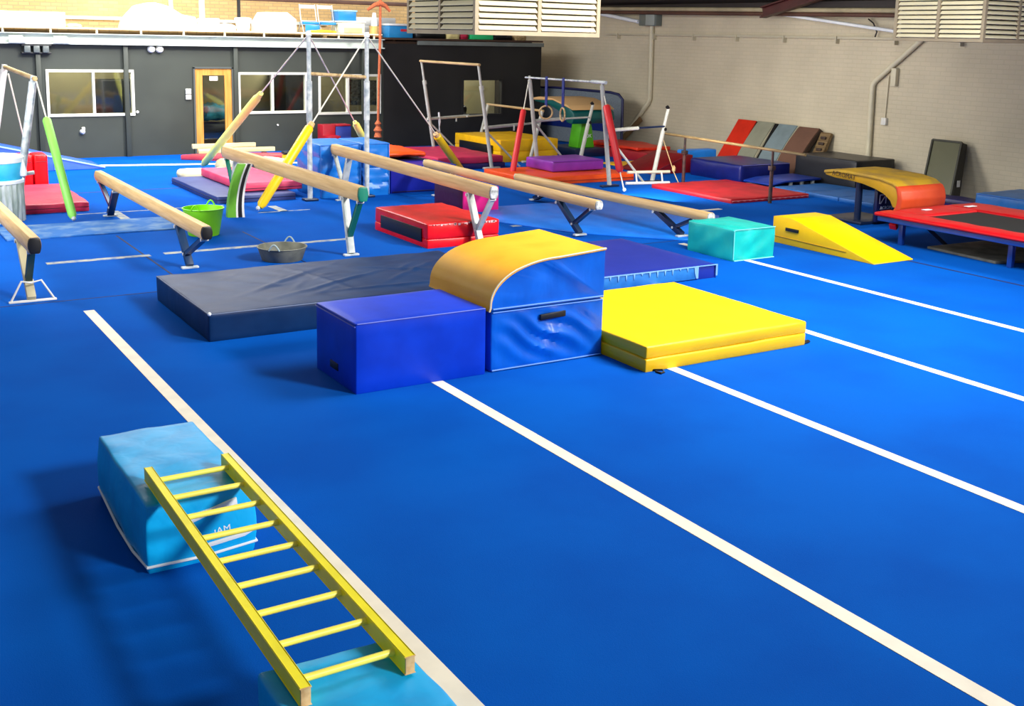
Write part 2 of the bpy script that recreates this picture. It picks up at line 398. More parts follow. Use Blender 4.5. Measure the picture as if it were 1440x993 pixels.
# small fittings on the dark wall
for k, x in enumerate((6.36, 6.54)):
    t = thing('round_light', ('left' if k == 0 else 'right') + ' one of the two round white wall lights under the pale trim', 'light', (x, WY - .08, 2.26), 'round wall lights')
    bm = BM(); add_tube(bm, [(x, WY, 2.35), (x, WY - .07, 2.35), (x, WY - .10, 2.35)], [.08, .08, .06], 20); obj('light_body', bm, M_white, t)
    bm = BM(); add_tube(bm, [(x, WY - .1, 2.35), (x, WY - .112, 2.35)], [.05, .045], 16); obj('lens', bm, M_chalk, t)
t = thing('flood_light', 'black three headed flood light under the trim at the left', 'light', (4.0, WY - .1, 2.22))
bm = BM(); add_box(bm, 3.7, 4.28, WY - .16, WY, 2.38, 2.42, .005); add_box(bm, 3.7, 4.28, WY - .12, WY, 2.22, 2.26, .005); obj('bracket', bm, M_black, t)
for k in range(3):
    x = 3.81 + k * .18
    bm = BM(); add_box(bm, x - .06, x + .06, WY - .17, WY - .03, 2.25, 2.39, .01); obj('lamp_head', bm, mat('grey_lamp', (84, 90, 88), rough=.4), t)
for k, x in enumerate((3.62, 4.48)):
    bm = BM(); add_prism(bm, [(x - .16, 2.60), (x + .1, 2.60), (x + .16, 2.45), (x - .16, 2.45)], 'y', WY - .21, WY - .165)
    tag(obj('trim_bracket', bm, M_gal), 'pale bracket cover on the trim %s of the black flood light' % ('left' if k == 0 else 'right'), 'bracket')
for k, (z0, z1) in enumerate(((1.36, 1.48), (1.24, 1.34))):
    bm = BM(); add_box(bm, 7.09, 7.21, WY - .05, WY, z0, z1, .006); tag(obj('light_switch', bm, M_white), ('upper' if k == 0 else 'lower') + ' white switch box left of the orange door', 'switch')
bm = BM(); add_tube(bm, [(4.85, WY, .57), (4.85, WY - .06, .57), (4.86, WY - .09, .55)], [.06, .05, .03], 14); add_box(bm, 4.83, 4.9, WY - .05, WY, .6, .67, .01)
tag(obj('power_outlet', bm, M_white), 'small white wall fitting below the left office window', 'outlet')
bm = BM(); add_tube(bm, [(9.24, WY, .62), (9.24, WY - .03, .62)], .022, 10); tag(obj('door_stop', bm, M_white), 'tiny white knob on the dark wall below the second window', 'knob')
bm = BM(); add_tube(bm, [(6.02, WY, .98), (6.02, WY - .03, .98)], .03, 10); tag(obj('window_catch', bm, M_white), 'tiny white catch right of the left office window', 'catch')

# ------------------------------------------------------------------ things stored on the mezzanine
SZ = 2.785
M_wp = mat('white_plastic', (238, 238, 236), rough=.4, var=.04); M_bcr = mat('blue_plastic', (40, 140, 205), rough=.35, var=.1)
M_ycl = mat('cream_cloth', (234, 216, 150), rough=.8, var=.2)
def mbox(name, label, cat, x0, x1, z1, m, y0=26.0, y1=26.5, soft=0, z0=SZ, group=None):
    bm = BM()
    if soft: add_soft(bm, x0, x1, y0, y1, z0, z1, r=.06, cell=.08, wr=soft, ws=5, puff=.02, seed=x0)
    else: add_box(bm, x0, x1, y0, y1, z0, z1, .015)
    return tag(obj(name, bm, m), label, cat, group)
mbox('foam_slab', 'long white foam slab on the mezzanine at the far left', 'foam slab', 3.0, 4.72, 3.10, M_wp, 26.0, 26.9)
mbox('folded_sheet', 'small cream folded sheet right of the long white foam slab', 'cloth', 4.75, 5.05, 2.86, M_ycl, soft=.02)
bm = BM(); add_prism(bm, [(5.95, SZ), (6.02, 3.0), (6.3, 3.3), (6.62, 3.38), (6.95, 3.3), (7.25, 3.12), (7.55, 3.08), (7.6, SZ)], 'y', 26.0, 26.7, .03)
tag(obj('white_sack', bm, M_wp), 'big white humped bag on the mezzanine left of the metal pole', 'bag')
mbox('storage_box', 'white box on the mezzanine above the orange door', 'box', 7.72, 8.1, 3.06, M_wp)
mbox('cloth_heap', 'low white cloth heap beside the small white bucket', 'cloth', 8.13, 8.5, 2.92, M_wp, soft=.03)
bm = BM(); add_lathe(bm, [(.12, SZ), (.15, 3.02), (.17, 3.03), (.17, 3.08), (.13, 3.10)], 8.72, 26.2, 20, 1.2, 1)
tag(obj('plastic_bucket', bm, M_wp), 'small white bucket left of the large white tub on the mezzanine', 'bucket')
bm = BM(); add_prism(bm, [(9.05, SZ), (9.05, 3.0), (9.2, 3.24), (9.75, 3.25), (9.98, 3.08), (9.98, SZ)], 'y', 26.0, 26.6, .015)
tag(obj('white_tub', bm, M_wp), 'large white tub with sloped shoulders in the middle of the mezzanine', 'tub')
t = thing('metal_pole', 'white painted pole rising from the mezzanine by the white humped bag', 'pole', (7.25, 26.4, SZ))
bm = BM(); add_tube(bm, [(7.25, 26.9, SZ), (7.2, 26.9, 4.2)], .05, 12); obj('pole', bm, M_white, t)
bm = BM(); add_box(bm, 7.12, 7.38, 26.78, 27.02, SZ, SZ + .02); obj('base_plate', bm, M_white, t)
bm = BM(); add_tube(bm, [(7.95, 26.85, SZ), (7.93, 26.85, 4.2)], .07, 12)
tag(obj('strapped_post', bm, M_steel), 'grey strapped post on the mezzanine above the orange door', 'post')
bm = BM(); add_box(bm, 8.86, 8.93, 27.0, 27.06, SZ, 4.2); tag(obj('dark_post', bm, M_black), 'thin black post on the mezzanine behind the small white bucket', 'post')
for k, (x0, x1) in enumerate(((10.2, 10.60), (10.66, 11.05))):
    t = thing('folding_chair', ('left' if k == 0 else 'right') + ' white tube frame chair with a blue seat on the mezzanine', 'chair', ((x0 + x1) / 2, 26.3, SZ), 'chairs on the mezzanine')
    bm = BM()
    for x in (x0, x1):
        add_tube(bm, [(x, 26.1, SZ), (x, 26.3, 3.1), (x + .0, 26.4, 3.46)], .014, 8); add_tube(bm, [(x, 26.5, SZ), (x, 26.27, 3.06)], .014, 8)
    add_tube(bm, [(x0, 26.27, 3.06), (x1, 26.27, 3.06)], .014, 8)
    obj('chair_frame', bm, M_white, t)
    bm = BM(); add_box(bm, x0, x1, 26.37, 26.4, 3.36, 3.45, .008); obj('backrest', bm, M_white, t)
    bm = BM(); add_box(bm, x0, x1, 26.1, 26.4, 2.98, 3.04, .01); obj('seat', bm, M_bcr, t)
mbox('plastic_crate', 'light blue crate under the left chair on the mezzanine', 'crate', 10.22, 10.58, 2.97, M_bcr, 26.02, 26.08)
mbox('yellow_bag', 'yellow cloth bag below the chairs at the mezzanine edge', 'bag', 10.22, 10.95, 2.84, mat('yellow_cloth', (226, 200, 60), rough=.8, var=.2), 25.85, 25.99, soft=.02)
t = thing('storage_tub', 'large cream storage tub with a recessed front left of the orange cone', 'tub', (11.32, 26.2, SZ))
bm = BM(); add_box(bm, 11.1, 11.74, 25.95, 26.6, SZ, 3.05, .03); obj('tub_body', bm, mat('cream_plastic', (240, 236, 208), rough=.4), t)
bm = BM(); add_box(bm, 11.18, 11.66, 25.935, 25.95, 2.80, 2.92, .004); obj('recessed_panel', bm, M_ycl, t)
bm = BM(); add_box(bm, 11.08, 11.76, 25.93, 26.62, 3.05, 3.09, .01); obj('lid', bm, M_wp, t)
t = thing('plastic_crate', 'blue crate standing on the cream storage tub', 'crate', (11.3, 26.3, 3.09))
bm = BM(); add_box(bm, 11.1, 11.58, 26.1, 26.55, 3.09, 3.33, .02); obj('crate_body', bm, M_bcr, t)
bm = BM(); add_box(bm, 11.08, 11.6, 26.08, 26.57, 3.31, 3.35, .01); obj('rim', bm, mat('pale_blue_plastic', (150, 205, 235), rough=.4), t)
t = thing('traffic_cone', 'tall orange and white cone at the mezzanine corner', 'cone', (12.02, 26.0, SZ - .06))
bm = BM(); add_box(bm, 11.86, 12.18, 25.86, 26.16, 2.70, 2.725, .006); obj('cone_base', bm, mat('cone_orange', (226, 120, 60), rough=.5), t)
bm = BM(); add_lathe(bm, [(.12, 2.725), (.085, 2.98)], 12.02, 26.01, 18); obj('cone_body', bm, mat('cone_pale_orange', (240, 190, 110), rough=.5), t)
bm = BM(); add_lathe(bm, [(.085, 2.98), (.045, 3.30), (.03, 3.31)], 12.02, 26.01, 18); obj('cone_tip', bm, M_wp, t)
mbox('paper_roll', 'white roll lying behind the orange cone', 'roll', 11.62, 12.95, 3.2, M_wp, 26.7, 26.95, z0=2.99)
mbox('carton', 'white carton under the roll behind the orange cone', 'box', 11.75, 12.2, 2.99, M_wp, 26.7, 27.1, z0=SZ)
t = thing('plastic_crate', 'blue crate with a red label right of the orange cone', 'crate', (12.6, 26.0, 2.70))
bm = BM(); add_box(bm, 12.28, 12.95, 25.7, 26.2, 2.70, 3.0, .02); obj('crate_body', bm, M_bcr, t)
bm = BM(); add_box(bm, 12.6, 12.82, 25.693, 25.7, 2.86, 2.92); obj('crate_label', bm, mat('red_label', (210, 40, 60), rough=.5), t)
bm = BM(); add_box(bm, 12.26, 12.97, 25.68, 26.22, 3.0, 3.05, .01); obj('lid', bm, M_wp, t)
mbox('dark_bag', 'black bag on the mezzanine right of the blue labelled crate', 'bag', 12.98, 13.85, 2.86, M_black, 25.6, 26.0, soft=.03, z0=2.70)
mbox('cloth_bundle', 'white and green cloth bundle left of the green plastic box', 'cloth', 13.86, 14.25, 2.86, M_ycl, 25.6, 25.95, soft=.03, z0=2.70)
mbox('red_bag', 'crimson bag left of the green plastic box', 'bag', 14.27, 14.52, 2.86, mat('crimson_cloth', (176, 24, 60), rough=.7), 25.6, 25.9, soft=.02, z0=2.70)
mbox('plastic_box', 'bright green plastic box under the left louvred cooler', 'box', 14.55, 15.22, 2.84, mat('green_plastic', (40, 200, 120), rough=.4), 25.55, 25.95, z0=2.70)
mbox('dark_bag', 'dark bag on the mezzanine right of the green plastic box', 'bag', 15.25, 15.85, 2.83, M_black, 25.6, 25.95, soft=.03, z0=2.70)
mbox('basket', 'tan woven basket at the right end of the mezzanine', 'basket', 15.95, 16.3, 2.85, mat('tan_weave', (190, 160, 110), rough=.8, var=.4, vscale=20), 25.6, 25.95, soft=.015, z0=2.70)

# ------------------------------------------------------------------ louvred coolers hanging from the roof
M_louv = mat('cream_louvre', (232, 222, 186), rough=.45, var=.08); M_lframe = mat('louvre_frame', (168, 152, 122), rough=.5, var=.15); M_void = mat('duct_inside', (24, 20, 14), rough=.9)
def cooler(label, xc, yc, wx, wy, z0, z1, pitch, top_drop):
    """near corner at (xc, yc); one face looks to -x, the other to -y"""
    t = thing('louvred_cooler', label, 'cooler', (xc + wx / 2, yc + wy / 2, z0), 'louvred coolers')
    bm = BM(); add_box(bm, xc + .07, xc + wx - .07, yc + .07, yc + wy - .07, z0 + .02, z1); obj('duct_core', bm, M_void, t)
    f = .045; bm = BM()
    for (x, y) in ((xc, yc), (xc + wx - f, yc), (xc, yc + wy - f), (xc + wx - f, yc + wy - f)):
        add_box(bm, x, x + f, y, y + f, z0, z1)
    add_box(bm, xc + f, xc + wx - f, yc, yc + f, z0, z0 + f); add_box(bm, xc, xc + f, yc + f, yc + wy - f, z0, z0 + f)
    add_box(bm, xc + f, xc + wx - f, yc + wy - f, yc + wy, z0, z0 + f); add_box(bm, xc + wx - f, xc + wx, yc + f, yc + wy - f, z0, z0 + f)
    add_box(bm, xc + wx / 2 - f / 2, xc + wx / 2 + f / 2, yc, yc + f, z0 + f, z1); add_box(bm, xc, xc + f, yc + wy / 2 - f / 2, yc + wy / 2 + f / 2, z0 + f, z1)
    add_box(bm, xc + .01, xc + wx - .01, yc + .01, yc + wy - .01, z1 - .02, z1)
    obj('frame', bm, M_lframe, t)
    n = int((z1 - z0 - f) / pitch)
    def slat(bm, face, a0, a1, z):
        # tilted blade, lower edge outwards
        pr = [(-.012, 0), (.0, -.006), (.05, .66 * pitch), (.045, .74 * pitch), (.03, .74 * pitch)]
        if face == 'y': add_prism(bm, [(yc + .006 + p[0], z + p[1]) for p in pr], 'x', a0, a1)
        else: add_prism(bm, [(xc + .006 + p[0], z + p[1]) for p in pr], 'y', a0, a1)
    for (a0, a1) in ((xc + f, xc + wx / 2 - f / 2), (xc + wx / 2 + f / 2, xc + wx - f)):
        bm = BM()
        for k in range(n): slat(bm, 'y', a0 + .01, a1 - .01, z0 + f + .012 + k * pitch)
        obj('louvre_panel', bm, M_louv, t)
    for (a0, a1) in ((yc + f, yc + wy / 2 - f / 2), (yc + wy / 2 + f / 2, yc + wy - f)):
        bm = BM()
        for k in range(n): slat(bm, 'x', a0 + .01, a1 - .01, z0 + f + .012 + k * pitch)
        obj('louvre_panel', bm, M_louv, t)
    bm = BM(); add_box(bm, xc + wx * .25, xc + wx * .75, yc + wy * .25, yc + wy * .75, z1, z1 + 1.2); obj('supply_duct', bm, M_gal, t)
cooler('louvred cream cooler box hanging over the black wall', 5.95, 10.37, 1.62, 1.6, 2.81, 3.75, .064, 0)
cooler('louvred cream cooler box hanging at the top right by the cream wall', 13.2, 9.5, 1.5, 1.47, 2.86, 3.8, .063, 0)

# ------------------------------------------------------------------ foreground blocks and ladder
M_sky = vinyl('sky_blue_vinyl', (6, 172, 236), rough=.4, rgb2=(4, 156, 222), bump=.25, bscale=7, vscale=6)
t = thing('foam_block', 'sky blue padded block with white piping under the far end of the yellow ladder', 'foam block', (1.57, 6.1, 0), 'sky blue padded blocks')
def bulge(p, f):
    k = math.sin(PI * min(1, f[2] * 1.1)) * .012
    p.x += (-k if f[0] < .5 else k) * abs(f[0] - .5) * 2
    p.y += (-.5 * k if f[1] < .5 else .5 * k) * abs(f[1] - .5) * 2
    p.z -= .012 * (f[2]) * math.exp(-((f[0] - .3) ** 2 + (f[1] - .1) ** 2) * 12)
    return p
bm = BM(); add_soft(bm, 1.29, 1.86, 5.57, 6.72, 0, .385, r=.016, cell=.05, puff=.010, wr=.006, ws=4, seed=2.2, shape=bulge); obj('cover', bm, M_sky, t)
bm = BM(); zz = .075
add_tube(bm, [(1.284, 5.562, zz - .035), (1.276, 5.85, zz - .06), (1.276, 6.2, zz - .06), (1.284, 6.726, zz - .02), (1.55, 6.735, zz), (1.868, 6.726, zz), (1.88, 6.1, zz), (1.868, 5.562, zz - .015), (1.58, 5.556, zz - .035)], .008, 8, closed=True); obj('piping', bm, M_chalk, t)
bm = BM(); add_prism(bm, [(1.50, .285), (1.61, .300), (1.76, .335), (1.765, .29), (1.62, .268), (1.50, .235)], 'y', 5.552, 5.566, .003); obj('carry_strap', bm, M_chalk, t)
bm = BM(); add_prism(bm, [(1.60, .085), (1.80, .105), (1.85, .125), (1.85, .155), (1.82, .155), (1.815, .128), (1.60, .11)], 'y', 5.552, 5.564, .002); obj('tape_strip', bm, M_chalk, t)
text_mesh('handwriting', 'MAM', .055, M_chalk, t, axes((1.665, 5.556, .165), (1, 0, .08), (0, 0, 1)))
t = thing('foam_block', 'sky blue padded block at the bottom edge under the near end of the yellow ladder', 'foam block', (1.56, 3.3, 0), 'sky blue padded blocks')
bm = BM(); add_soft(bm, 1.27, 1.84, 2.7, 3.80, 0, .385, r=.018, cell=.06, puff=.010, wr=.007, ws=4, seed=9.1); obj('cover', bm, M_sky, t)
bm = BM(); add_tube(bm, [(1.268, 2.698, .07), (1.268, 3.803, .07), (1.842, 3.803, .07), (1.842, 2.698, .07)], .007, 8, closed=True); obj('piping', bm, M_chalk, t)

t = thing('wooden_ladder', 'yellow painted wooden ladder bridging two sky blue blocks', 'ladder', (1.57, 4.68, .395))
M_lad = mat('yellow_ladder_paint', (255, 240, 30), rough=.4, var=.12, vscale=6, bump=.05); M_rung = mat('pale_yellow_rung', (252, 238, 96), rough=.4, var=.1, vscale=8)
M_end = wood_mat('end_grain', (224, 186, 130), (200, 156, 100))
LZ = .40
for xa, xb in ((1.375, 1.345), (1.795, 1.765)):
    bm = BM(); add_bar(bm, (xa, 5.86, LZ + .035), (xb, 3.50, LZ + .035), .04, .07, bev=.003); r = obj('rail', bm, M_lad, t, angle=25)
    bm = BM(); add_bar(bm, (xb, 3.503, LZ + .035), (xb, 3.492, LZ + .035), .0395, .0695, bev=.003); obj('bare_end', bm, M_end, r)
for k in range(9):
    y = 5.73 - k * (5.73 - 3.60) / 8; x = 1.375 - .03 * (5.86 - y) / 2.36
    bm = BM(); add_tube(bm, [(x, y, LZ + .04), (x + .42, y, LZ + .04)], .0145, 12); obj('rung', bm, M_rung, t)

# ------------------------------------------------------------------ middle group: blocks, trapezoid, mats
M_cob = vinyl('cobalt_vinyl', (4, 60, 200), rough=.4, rgb2=(3, 52, 184), bump=.08, bscale=3, spec=.25)
t = thing('foam_block', 'large plain cobalt blue block left of the orange topped block', 'foam block', (4.03, 8.2, 0))
bm = BM(); add_soft(bm, 3.44, 4.615, 7.78, 8.60, 0, .57, r=.012, cell=.1, puff=.004, wr=.003, ws=2, seed=3); obj('cover', bm, M_cob, t)
bm = BM(); add_tube(bm, [(3.435, 7.785, .545), (3.435, 8.595, .545)], .006, 6); add_tube(bm, [(3.45, 7.777, .568), (4.605, 7.777, .568)], .005, 6); obj('seam', bm, mat('worn_blue_edge', (80, 96, 190), rough=.5), t)
bm = BM(); add_box(bm, 3.428, 3.442, 8.12, 8.28, .10, .16, .004); obj('handle', bm, M_black, t)

M_roy = vinyl('royal_blue_vinyl', (4, 98, 210), rough=.32, rgb2=(2, 86, 192), bump=.4, bscale=3.0, stretch=(1.6, 1, .8))
def creases(p, f):
    if f[1] < .01:
        d = math.sin((p.x * 1.1 + p.z * 1.9) * 17 + 2.2 * noise.noise(Vector((p.x * 3, 2, p.z * 3))))
        w = math.sin(PI * f[0]) * math.sin(PI * f[2])
        p.y -= .026 * d * w
    return p
t = thing('trapezoid_base', 'royal blue lower half of the stacked vaulting block with a black handle', 'vaulting block', (5.25, 8.3, 0))
bm = BM(); add_soft(bm, 4.68, 5.84, 7.80, 8.86, 0, .52, r=.015, cell=.035, puff=.006, wr=.004, ws=3, seed=5, shape=creases); obj('cover', bm, M_roy, t)
bm = BM(); add_prism(bm, [(5.16, .45), (5.42, .462), (5.42, .412), (5.16, .40)], 'y', 7.775, 7.80, .004); obj('handle', bm, M_black, t)
bm = BM(); add_tube(bm, [(4.69, 7.795, .515), (5.83, 7.795, .515)], .006, 6); add_tube(bm, [(4.69, 7.795, .012), (5.83, 7.795, .012)], .007, 6); obj('piping', bm, mat('pale_blue_piping', (70, 130, 215), rough=.5), t)
t = thing('quarter_round_block', 'curved orange topped block stacked on the royal blue base', 'vaulting block', (5.25, 8.3, .53))
prof = [(4.66, .53)]
for k in range(0, 15):
    a = PI - k / 14 * PI / 2
    prof.append((5.34 + .67 * math.cos(a) , .56 + .37 * math.sin(a) ** .9))
prof += [(5.84, .965), (5.84, .53)]
def block_side():
    bm = BM(); add_prism(bm, [(max(x, 4.68), z - .004) if z > .54 else (max(x, 4.68), z) for x, z in prof], 'y', 7.80, 8.86); return bm
sb = block_side()
bmesh.ops.triangulate(sb, faces=[f for f in sb.faces if len(f.verts) > 4])
bmesh.ops.subdivide_edges(sb, edges=[e for e in sb.edges if abs(e.verts[0].co.y - e.verts[1].co.y) < .001], cuts=3, use_grid_fill=True)
for v in sb.verts:
    if abs(v.co.y - 7.80) < .001:
        inside = min(v.co.x - 4.68, 5.84 - v.co.x, v.co.z - .53)
        if inside > .02: v.co.y -= .010 * math.sin((v.co.x - v.co.z * .9) * 26)
obj('side_panels', sb, M_roy, t)
M_or = vinyl('golden_orange_vinyl', (246, 182, 40), rough=.4, rgb2=(240, 170, 30), bump=.12, bscale=3)
bm = BM(); top = prof[:-1]
outer = [(x - .012 if i < 10 else x, z + .012 if i > 1 else z) for i, (x, z) in enumerate(top)]
add_prism(bm, [(x, z) for x, z in outer] + [(x, z - .003) for x, z in reversed(top)], 'y', 7.785, 8.875); obj('curved_top', bm, M_or, t)
bm = BM(); add_tube(bm, [(x, 7.785, z) for x, z in outer], .007, 6); obj('piping', bm, mat('cream_piping', (226, 214, 180), rough=.6), t)
bm = BM(); add_tube(bm, [(4.69, 7.795, .545), (5.83, 7.795, .545)], .008, 6); obj('hem', bm, mat('pale_blue_piping', (70, 130, 215)), t)

M_yel = vinyl('yellow_vinyl', (250, 200, 0), rough=.4, rgb2=(248, 194, 0), bump=.04, bscale=3.0)
t = thing('folding_mat', 'thick bright yellow mat lying right of the orange topped block', 'mat', (6.8, 8.15, 0))
bm = BM(); add_soft(bm, 5.86, 7.77, 7.19, 9.12, .112, .222, r=.014, cell=.12, puff=.006, wr=.004, seed=1, flat_bottom=False); obj('upper_fold', bm, M_yel, t)
bm = BM(); add_soft(bm, 5.85, 7.76, 7.18, 9.12, 0, .112, r=.014, cell=.12, puff=.005, wr=.004, seed=4); obj('lower_fold', bm, M_yel, t)
for (p, q) in (((5.93, 7.19, .01), (5.99, 7.1, .005)), ((7.76, 7.25, .012), (7.86, 7.22, .01))):
    bm = BM(); a = Vector(p); b = Vector(q); add_tube(bm, [a, (a + b) / 2 + Vector((.03, -.02, .012)), b, b + Vector((-.05, -.02, .004)), a + Vector((.0, -.05, 0))], .009, 6); obj('strap', bm, M_black, t)

M_navy = vinyl('navy_vinyl', (10, 46, 88), rough=.46, rgb2=(6, 38, 78), bump=.2, bscale=2.2, stretch=(.8, 2.2, 1), spec=.16)
random.seed(23)
RIDGES = [(3.3, 10.3, 4.6, 11.3, .014, .035), (3.6, 10.1, 5.2, 10.9, .013, .03), (4.2, 11.5, 4.5, 10.0, .010, .03), (4.1, 10.2, 5.6, 10.1, .012, .03), (4.7, 11.3, 5.7, 10.6, .012, .03), (4.9, 10.3, 6.0, 11.2, .011, .03), (3.2, 11.2, 4.0, 10.5, .009, .03)]
for _k in range(14):
    _x = random.uniform(3.1, 5.9); _y = random.uniform(9.95, 11.4); _a = random.uniform(.2, 1.1); _l = random.uniform(.25, .6)
    RIDGES.append((_x, _y, _x + _l * math.cos(_a), _y + _l * math.sin(_a), random.uniform(.004, .009), .025))
def navy_wr(p, f):
    if f[2] > .99:
        w = min(1, 6 * min(f[0], 1 - f[0], f[1], 1 - f[1]))
        for (ax_, ay_, bx_, by_, h, wd) in RIDGES:
            dx, dy = bx_ - ax_, by_ - ay_; L2 = dx * dx + dy * dy
            tt = max(0, min(1, ((p.x - ax_) * dx + (p.y - ay_) * dy) / L2))
            dd = math.hypot(p.x - ax_ - tt * dx, p.y - ay_ - tt * dy)
            p.z += w * h * math.exp(-(dd / wd) ** 2) * math.sin(PI * (.08 + .84 * tt))
        p.z += w * .005 * noise.noise(Vector((p.x * 2.6, p.y * 3.2, 4)))
    return p
t = thing('crash_mat', 'wide wrinkled navy crash mat behind the cobalt blue block', 'mat', (4.35, 10.7, 0))
bm = BM(); add_soft(bm, 2.88, 6.22, 9.78, 11.62, 0, .26, r=.02, cell=.034, puff=.008, wr=.007, ws=2.2, seed=8, shape=navy_wr); obj('cover', bm, M_navy, t)
bm = BM(); add_tube(bm, [(2.885, 9.785, .255), (4.5, 9.778, .255), (6.21, 9.785, .255)], .006, 6); add_tube(bm, [(2.885, 9.785, .255), (2.877, 10.7, .258), (2.885, 11.61, .255)], .006, 6); obj('seam', bm, mat('navy_edge', (74, 92, 124), rough=.5), t)
bm = BM(); bmesh.ops.create_uvsphere(bm, u_segments=10, v_segments=8, radius=.018); bmesh.ops.translate(bm, vec=(2.89, 9.79, .26), verts=bm.verts[:]); obj('corner_patch', bm, M_chalk, t)

M_ultra = vinyl('ultramarine_vinyl', (26, 44, 140), rough=.4, rgb2=(22, 40, 132), bump=.1, bscale=3)
M_steelblue = vinyl('steel_blue_vinyl', (36, 110, 176), rough=.45, rgb2=(30, 96, 160), bump=.2, bscale=6, vscale=8)
t = thing('landing_mat', 'ultramarine mat with a paler stitched edge behind the bright yellow mat', 'mat', (7.7, 10.75, 0))
bm = BM(); add_soft(bm, 6.28, 9.06, 9.86, 11.74, 0, .168, r=.014, cell=.14, puff=.004, wr=.003, seed=12); obj('cover', bm, M_ultra, t)
bm = BM(); add_box(bm, 6.30, 8.72, 9.846, 9.862, .012, .158, .004); obj('edge_strip', bm, M_steelblue, t)
bm = BM(); pts = []
for k in range(190):
    x = 6.32 + k * .0126; pts.append((x, .159 - (random.uniform(.0, .004) if k % 9 else random.uniform(.02, .08))))
pts += [(8.725, .02), (8.755, .02), (8.755, .159), (9.03, .159), (9.03, .03), (9.055, .03), (9.055, .168), (6.32, .168)]
add_prism(bm, pts, 'y', 9.838, 9.852)
obj('stitching', bm, mat('pale_thread', (112, 160, 206), rough=.7), t)
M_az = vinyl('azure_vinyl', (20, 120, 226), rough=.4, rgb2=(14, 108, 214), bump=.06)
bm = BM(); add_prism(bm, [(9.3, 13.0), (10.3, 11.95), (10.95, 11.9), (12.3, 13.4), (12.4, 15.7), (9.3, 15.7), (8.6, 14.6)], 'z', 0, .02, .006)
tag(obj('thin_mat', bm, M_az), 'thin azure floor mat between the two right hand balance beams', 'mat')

M_teal = vinyl('teal_vinyl', (18, 184, 172), rough=.36, rgb2=(12, 166, 156), bump=.4, bscale=3.5)
def teal_wr(p, f):
    if f[1] < .01 or f[0] < .01:
        w = math.sin(PI * (f[0] if f[1] < .01 else f[1])) * math.sin(PI * f[2])
        p.y -= .014 * w * math.sin((p.x + p.y - p.z * 1.3) * 14) if f[1] < .01 else 0
        if f[0] < .01: p.x -= .012 * w * math.sin((p.y * 1.2 + p.z) * 11)
    return p
t = thing('foam_block', 'teal padded block at the near end of the far right balance beam', 'foam block', (10.27, 10.95, 0))
bm = BM(); add_soft(bm, 9.91, 10.64, 10.50, 11.40, 0, .41, r=.018, cell=.045, puff=.012, wr=.009, ws=3.5, seed=21, shape=teal_wr); obj('cover', bm, M_teal, t)
bm = BM(); add_tube(bm, [(9.915, 10.492, .02), (9.913, 10.492, .40), (9.93, 10.49, .41), (10.63, 10.49, .41)], .006, 6); add_tube(bm, [(9.93, 10.49, .006), (10.63, 10.49, .006)], .008, 6); obj('piping', bm, mat('pale_teal_edge', (120, 220, 206), rough=.5), t)

t = thing('foam_wedge', 'bright yellow foam wedge ramp right of the teal block', 'wedge', (11.8, 10.4, 0))
bm = BM()
def wsh(p, f):
    p.z = max(0, p.z * (1 - (1 - f[1]) * .985) if f[1] < .84 else p.z)
    if f[2] > .98 and .05 < f[1] < .8: p.z += .006 * math.sin(p.x * 9 + p.y * 14) * math.sin(PI * f[0])
    return p
prof = [(9.53, .0), (9.53, .015), (11.0, .385), (11.28, .385), (11.36, .37), (11.36, 0)]
M_ywedge = vinyl('wedge_yellow_vinyl', (250, 200, 0), rough=.38, rgb2=(244, 190, 0), bump=.12, bscale=4)
add_prism(bm, prof, 'x', 11.46, 12.22, .006)
bmesh.ops.triangulate(bm, faces=[f for f in bm.faces if len(f.verts) > 4])
obj('cover', bm, M_ywedge, t)
bm = BM(); add_box(bm, 11.44, 11.46, 10.86, 11.10, .20, .245, .004); obj('handle', bm, M_black, t)
bm = BM(); add_tube(bm, [(11.456, 11.35, .10), (11.456, 10.0, .085)], .006, 6); obj('seam', bm, mat('dark_yellow_seam', (190, 140, 0), rough=.5), t)

